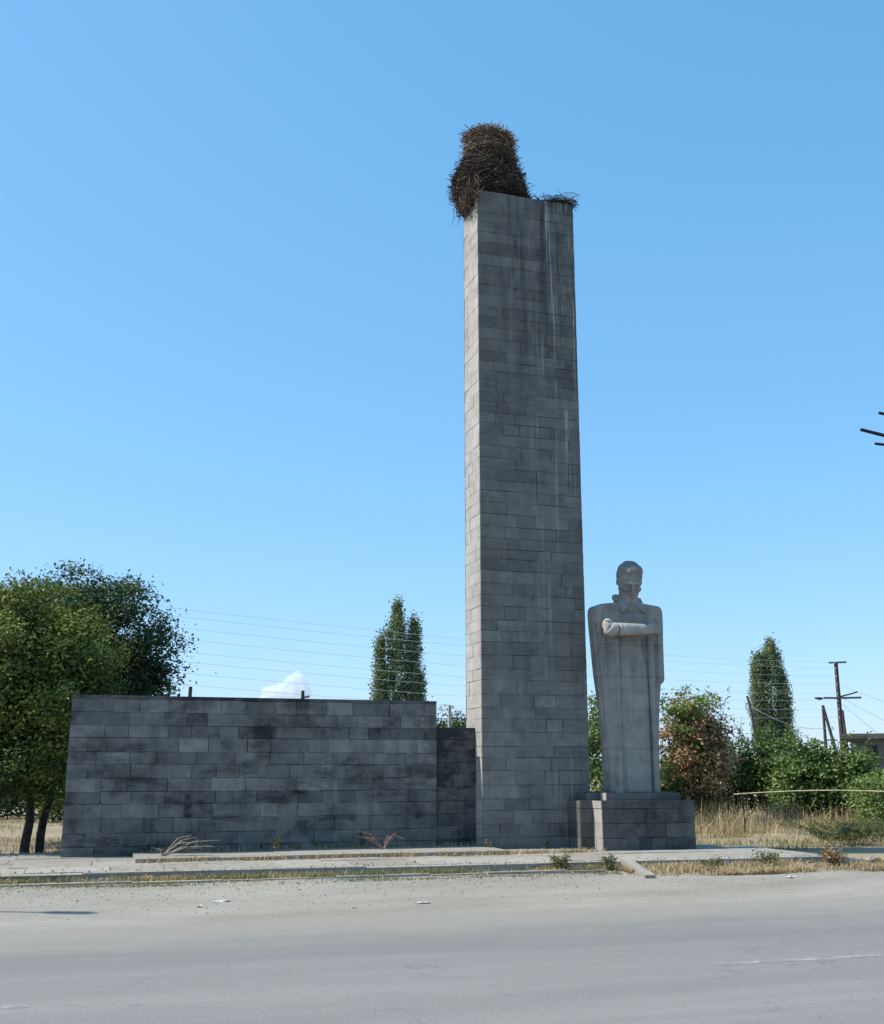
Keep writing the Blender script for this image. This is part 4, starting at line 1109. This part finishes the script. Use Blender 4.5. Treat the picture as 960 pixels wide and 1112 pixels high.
# pale pipe on thin stakes
pp = tag(empty('pipe_rail',(15.0,21.2,0.15)),'long pale yellow pipe crossing in front of the green bushes','pipe')
t = np.linspace(0,1,24); A = np.array([14.25,23.0,1.02]); B = np.array([17.6,15.4,1.10])
pts = A+(B-A)*t[:,None]; pts[:,2] += 0.10*np.sin(np.clip(t*1.6,0,1)*np.pi)
mb = MB(); mb.tube(pts,0.014,6); mb.build('pipe',flat_mat('yellowed_paint',(0.36,0.31,0.19),0.6,0.2,10),pp)
for tt in (0.03,0.97):
    q = A+(B-A)*tt; mb = MB(); mb.tube([(q[0],q[1],0.0),(q[0],q[1],q[2]+0.02)],0.02,6); mb.build('stake',M_iron,pp)

# small flat-roofed building
bl = tag(empty('flat_roofed_building',(34,41,0.15)),'small grey flat-roofed building with a dark window behind the bushes','building')
ux = np.array([0.80,-0.60,0]); uy = np.array([0.60,0.80,0]); o0 = np.array([31.6,41.3,0.0])
M_bw = stone_mat('building_plaster',streak=0.8,grime=0.6)
def bbox(u0,u1,v0,v1,z0,z1,tone,mb):
    c = o0+ux*(u0+u1)/2+uy*(v0+v1)/2+np.array([0,0,(z0+z1)/2]); mb.prism(c,(ux,uy,(0,0,1)),((u1-u0)/2,(v1-v0)/2,(z1-z0)/2),tone)
mb = MB()
W0,W1,WZ0,WZ1 = 0.62,1.05,1.95,2.58
for a in ((0,W0,0,.25,0,2.86),(W1,3.6,0,.25,0,2.86),(W0,W1,0,.25,0,WZ0),(W0,W1,0,.25,WZ1,2.86),(4.6,12,0,.25,0,2.86),(3.6,4.6,0,.25,0,1.0),(3.6,4.6,0,.25,2.3,2.86),(0,.25,.25,6,0,2.86),(11.75,12,.25,6,0,2.86),(.25,11.75,5.75,6,0,2.86)):
    bbox(*a,0.42,mb)
mb.build('wall',M_bw,bl)
mb = MB(); bbox(-0.45,12.4,-0.4,6.4,2.863,3.08,0.30,mb); mb.build('roof',M_bw,bl)
M_glass = flat_mat('dark_glass',(0.012,0.014,0.018),0.15,0.2)
for (a,b,c,d) in ((W0,W1,WZ0,WZ1),(3.6,4.6,1.0,2.3)):
    fr = MB()
    for r in ((a,b,c,c+.05),(a,b,d-.05,d),(a,a+.05,c+.05,d-.05),(b-.05,b,c+.05,d-.05)): bbox(r[0],r[1],.09,.15,r[2],r[3],0.2,fr)
    fo = fr.build('window',M_oldwood,bl)
    g = MB(); bbox(a+.05,b-.05,.11,.13,c+.05,d-.05,0.2,g)
    po = g.build('pane',M_glass); po.parent = fo; po.location = (0,0,0)

# steel pole just beyond the right edge: only the tips of its arms reach into the picture
lp = tag(empty('steel_pole',(8.2,8.35,0.0)),'dark steel pole with thin bracket arms poking in at the right edge','utility pole')
mb = MB(); mb.tube([(8.2,8.35,0.0),(8.2,8.35,6.2)],[0.09,0.06],8); mb.build('pole',M_iron,lp)
for a,b,r in (((8.2,8.32,4.55),(6.935,8.53,4.82),0.016),((8.2,8.3,4.80),(7.075,8.42,4.97),0.014),((8.2,8.38,4.62),(7.03,8.46,4.665),0.013)):
    mb = MB(); mb.tube([a,b],[r*1.4,r],6); mb.build('bracket_arm',M_iron,lp)
# street lamp beyond the left edge: its shadow lies on the road at the left
sl = tag(empty('street_lamp',(-7.25,15.2,0.1)),'street lamp outside the left edge whose shadow lies on the gravel','street lamp')
mb = MB(); mb.tube([(-7.25,15.2,0.0),(-7.25,15.2,7.6)],[0.08,0.05],8); mb.build('pole',M_iron,sl)
mb = MB(); mb.tube([(-7.25,15.2,7.55),(-7.1,15.15,7.9),(-6.6,15.0,8.05)],0.03,6); mb.build('arm',M_iron,sl)
mb = MB(); mb.tube([(-6.6,15.0,8.05),(-6.5,14.98,8.06),(-6.15,14.9,8.08),(-6.05,14.88,8.06)],[0.05,0.09,0.085,0.03],8); mb.build('lamp_head',M_iron,sl)

# ------------------------------------------------------------------ cloud: a far cumulus heap, real size
rg = np.random.default_rng(900)
lumps = []
for q in range(110):
    t = rg.uniform(0,1); hgt = np.interp(t,[0,0.2,0.42,0.62,0.85,1],[18,26,30,68,62,20])
    z = 187+rg.uniform(-0.3,1)*hgt
    lumps.append((np.array([424+t*118, 2970-t*22, z]), rg.uniform(5,12)*(1-0.35*max(0,(z-187)/hgt-0.6))))
def f_cloud(P):
    d = None
    for c, r in lumps:
        e = np.sqrt((P[0]-c[0])**2+(P[1]-c[1])**2+(P[2]-c[2])**2)-r
        d = e if d is None else smin(d,e,4.0)
    d = d+1.6*np.sin(P[0]*0.42)*np.sin(P[1]*0.37)*np.sin(P[2]*0.45)+1.0*np.sin(P[0]*0.9+1)*np.sin(P[2]*0.83+2)
    return d
V, F = nets(f_cloud,(395,2920,160),(570,2998,275),1.7)
k = NM('cloud_vapour')
k.n.remove(k.b)
vol = k.n.new('ShaderNodeVolumePrincipled')
vol.inputs['Color'].default_value = (1, 1, 1, 1)
vol.inputs['Density'].default_value = 0.055
vol.inputs['Anisotropy'].default_value = 0.2
k.l.new(vol.outputs[0], k.n['Material Output'].inputs['Volume'])
S.cycles.volume_bounces = 8
S.cycles.max_bounces = 12
tag(mesh_np('cloud',V,F,None,k.m,None,True),'small white cumulus cloud low in the sky above the wall','cloud')
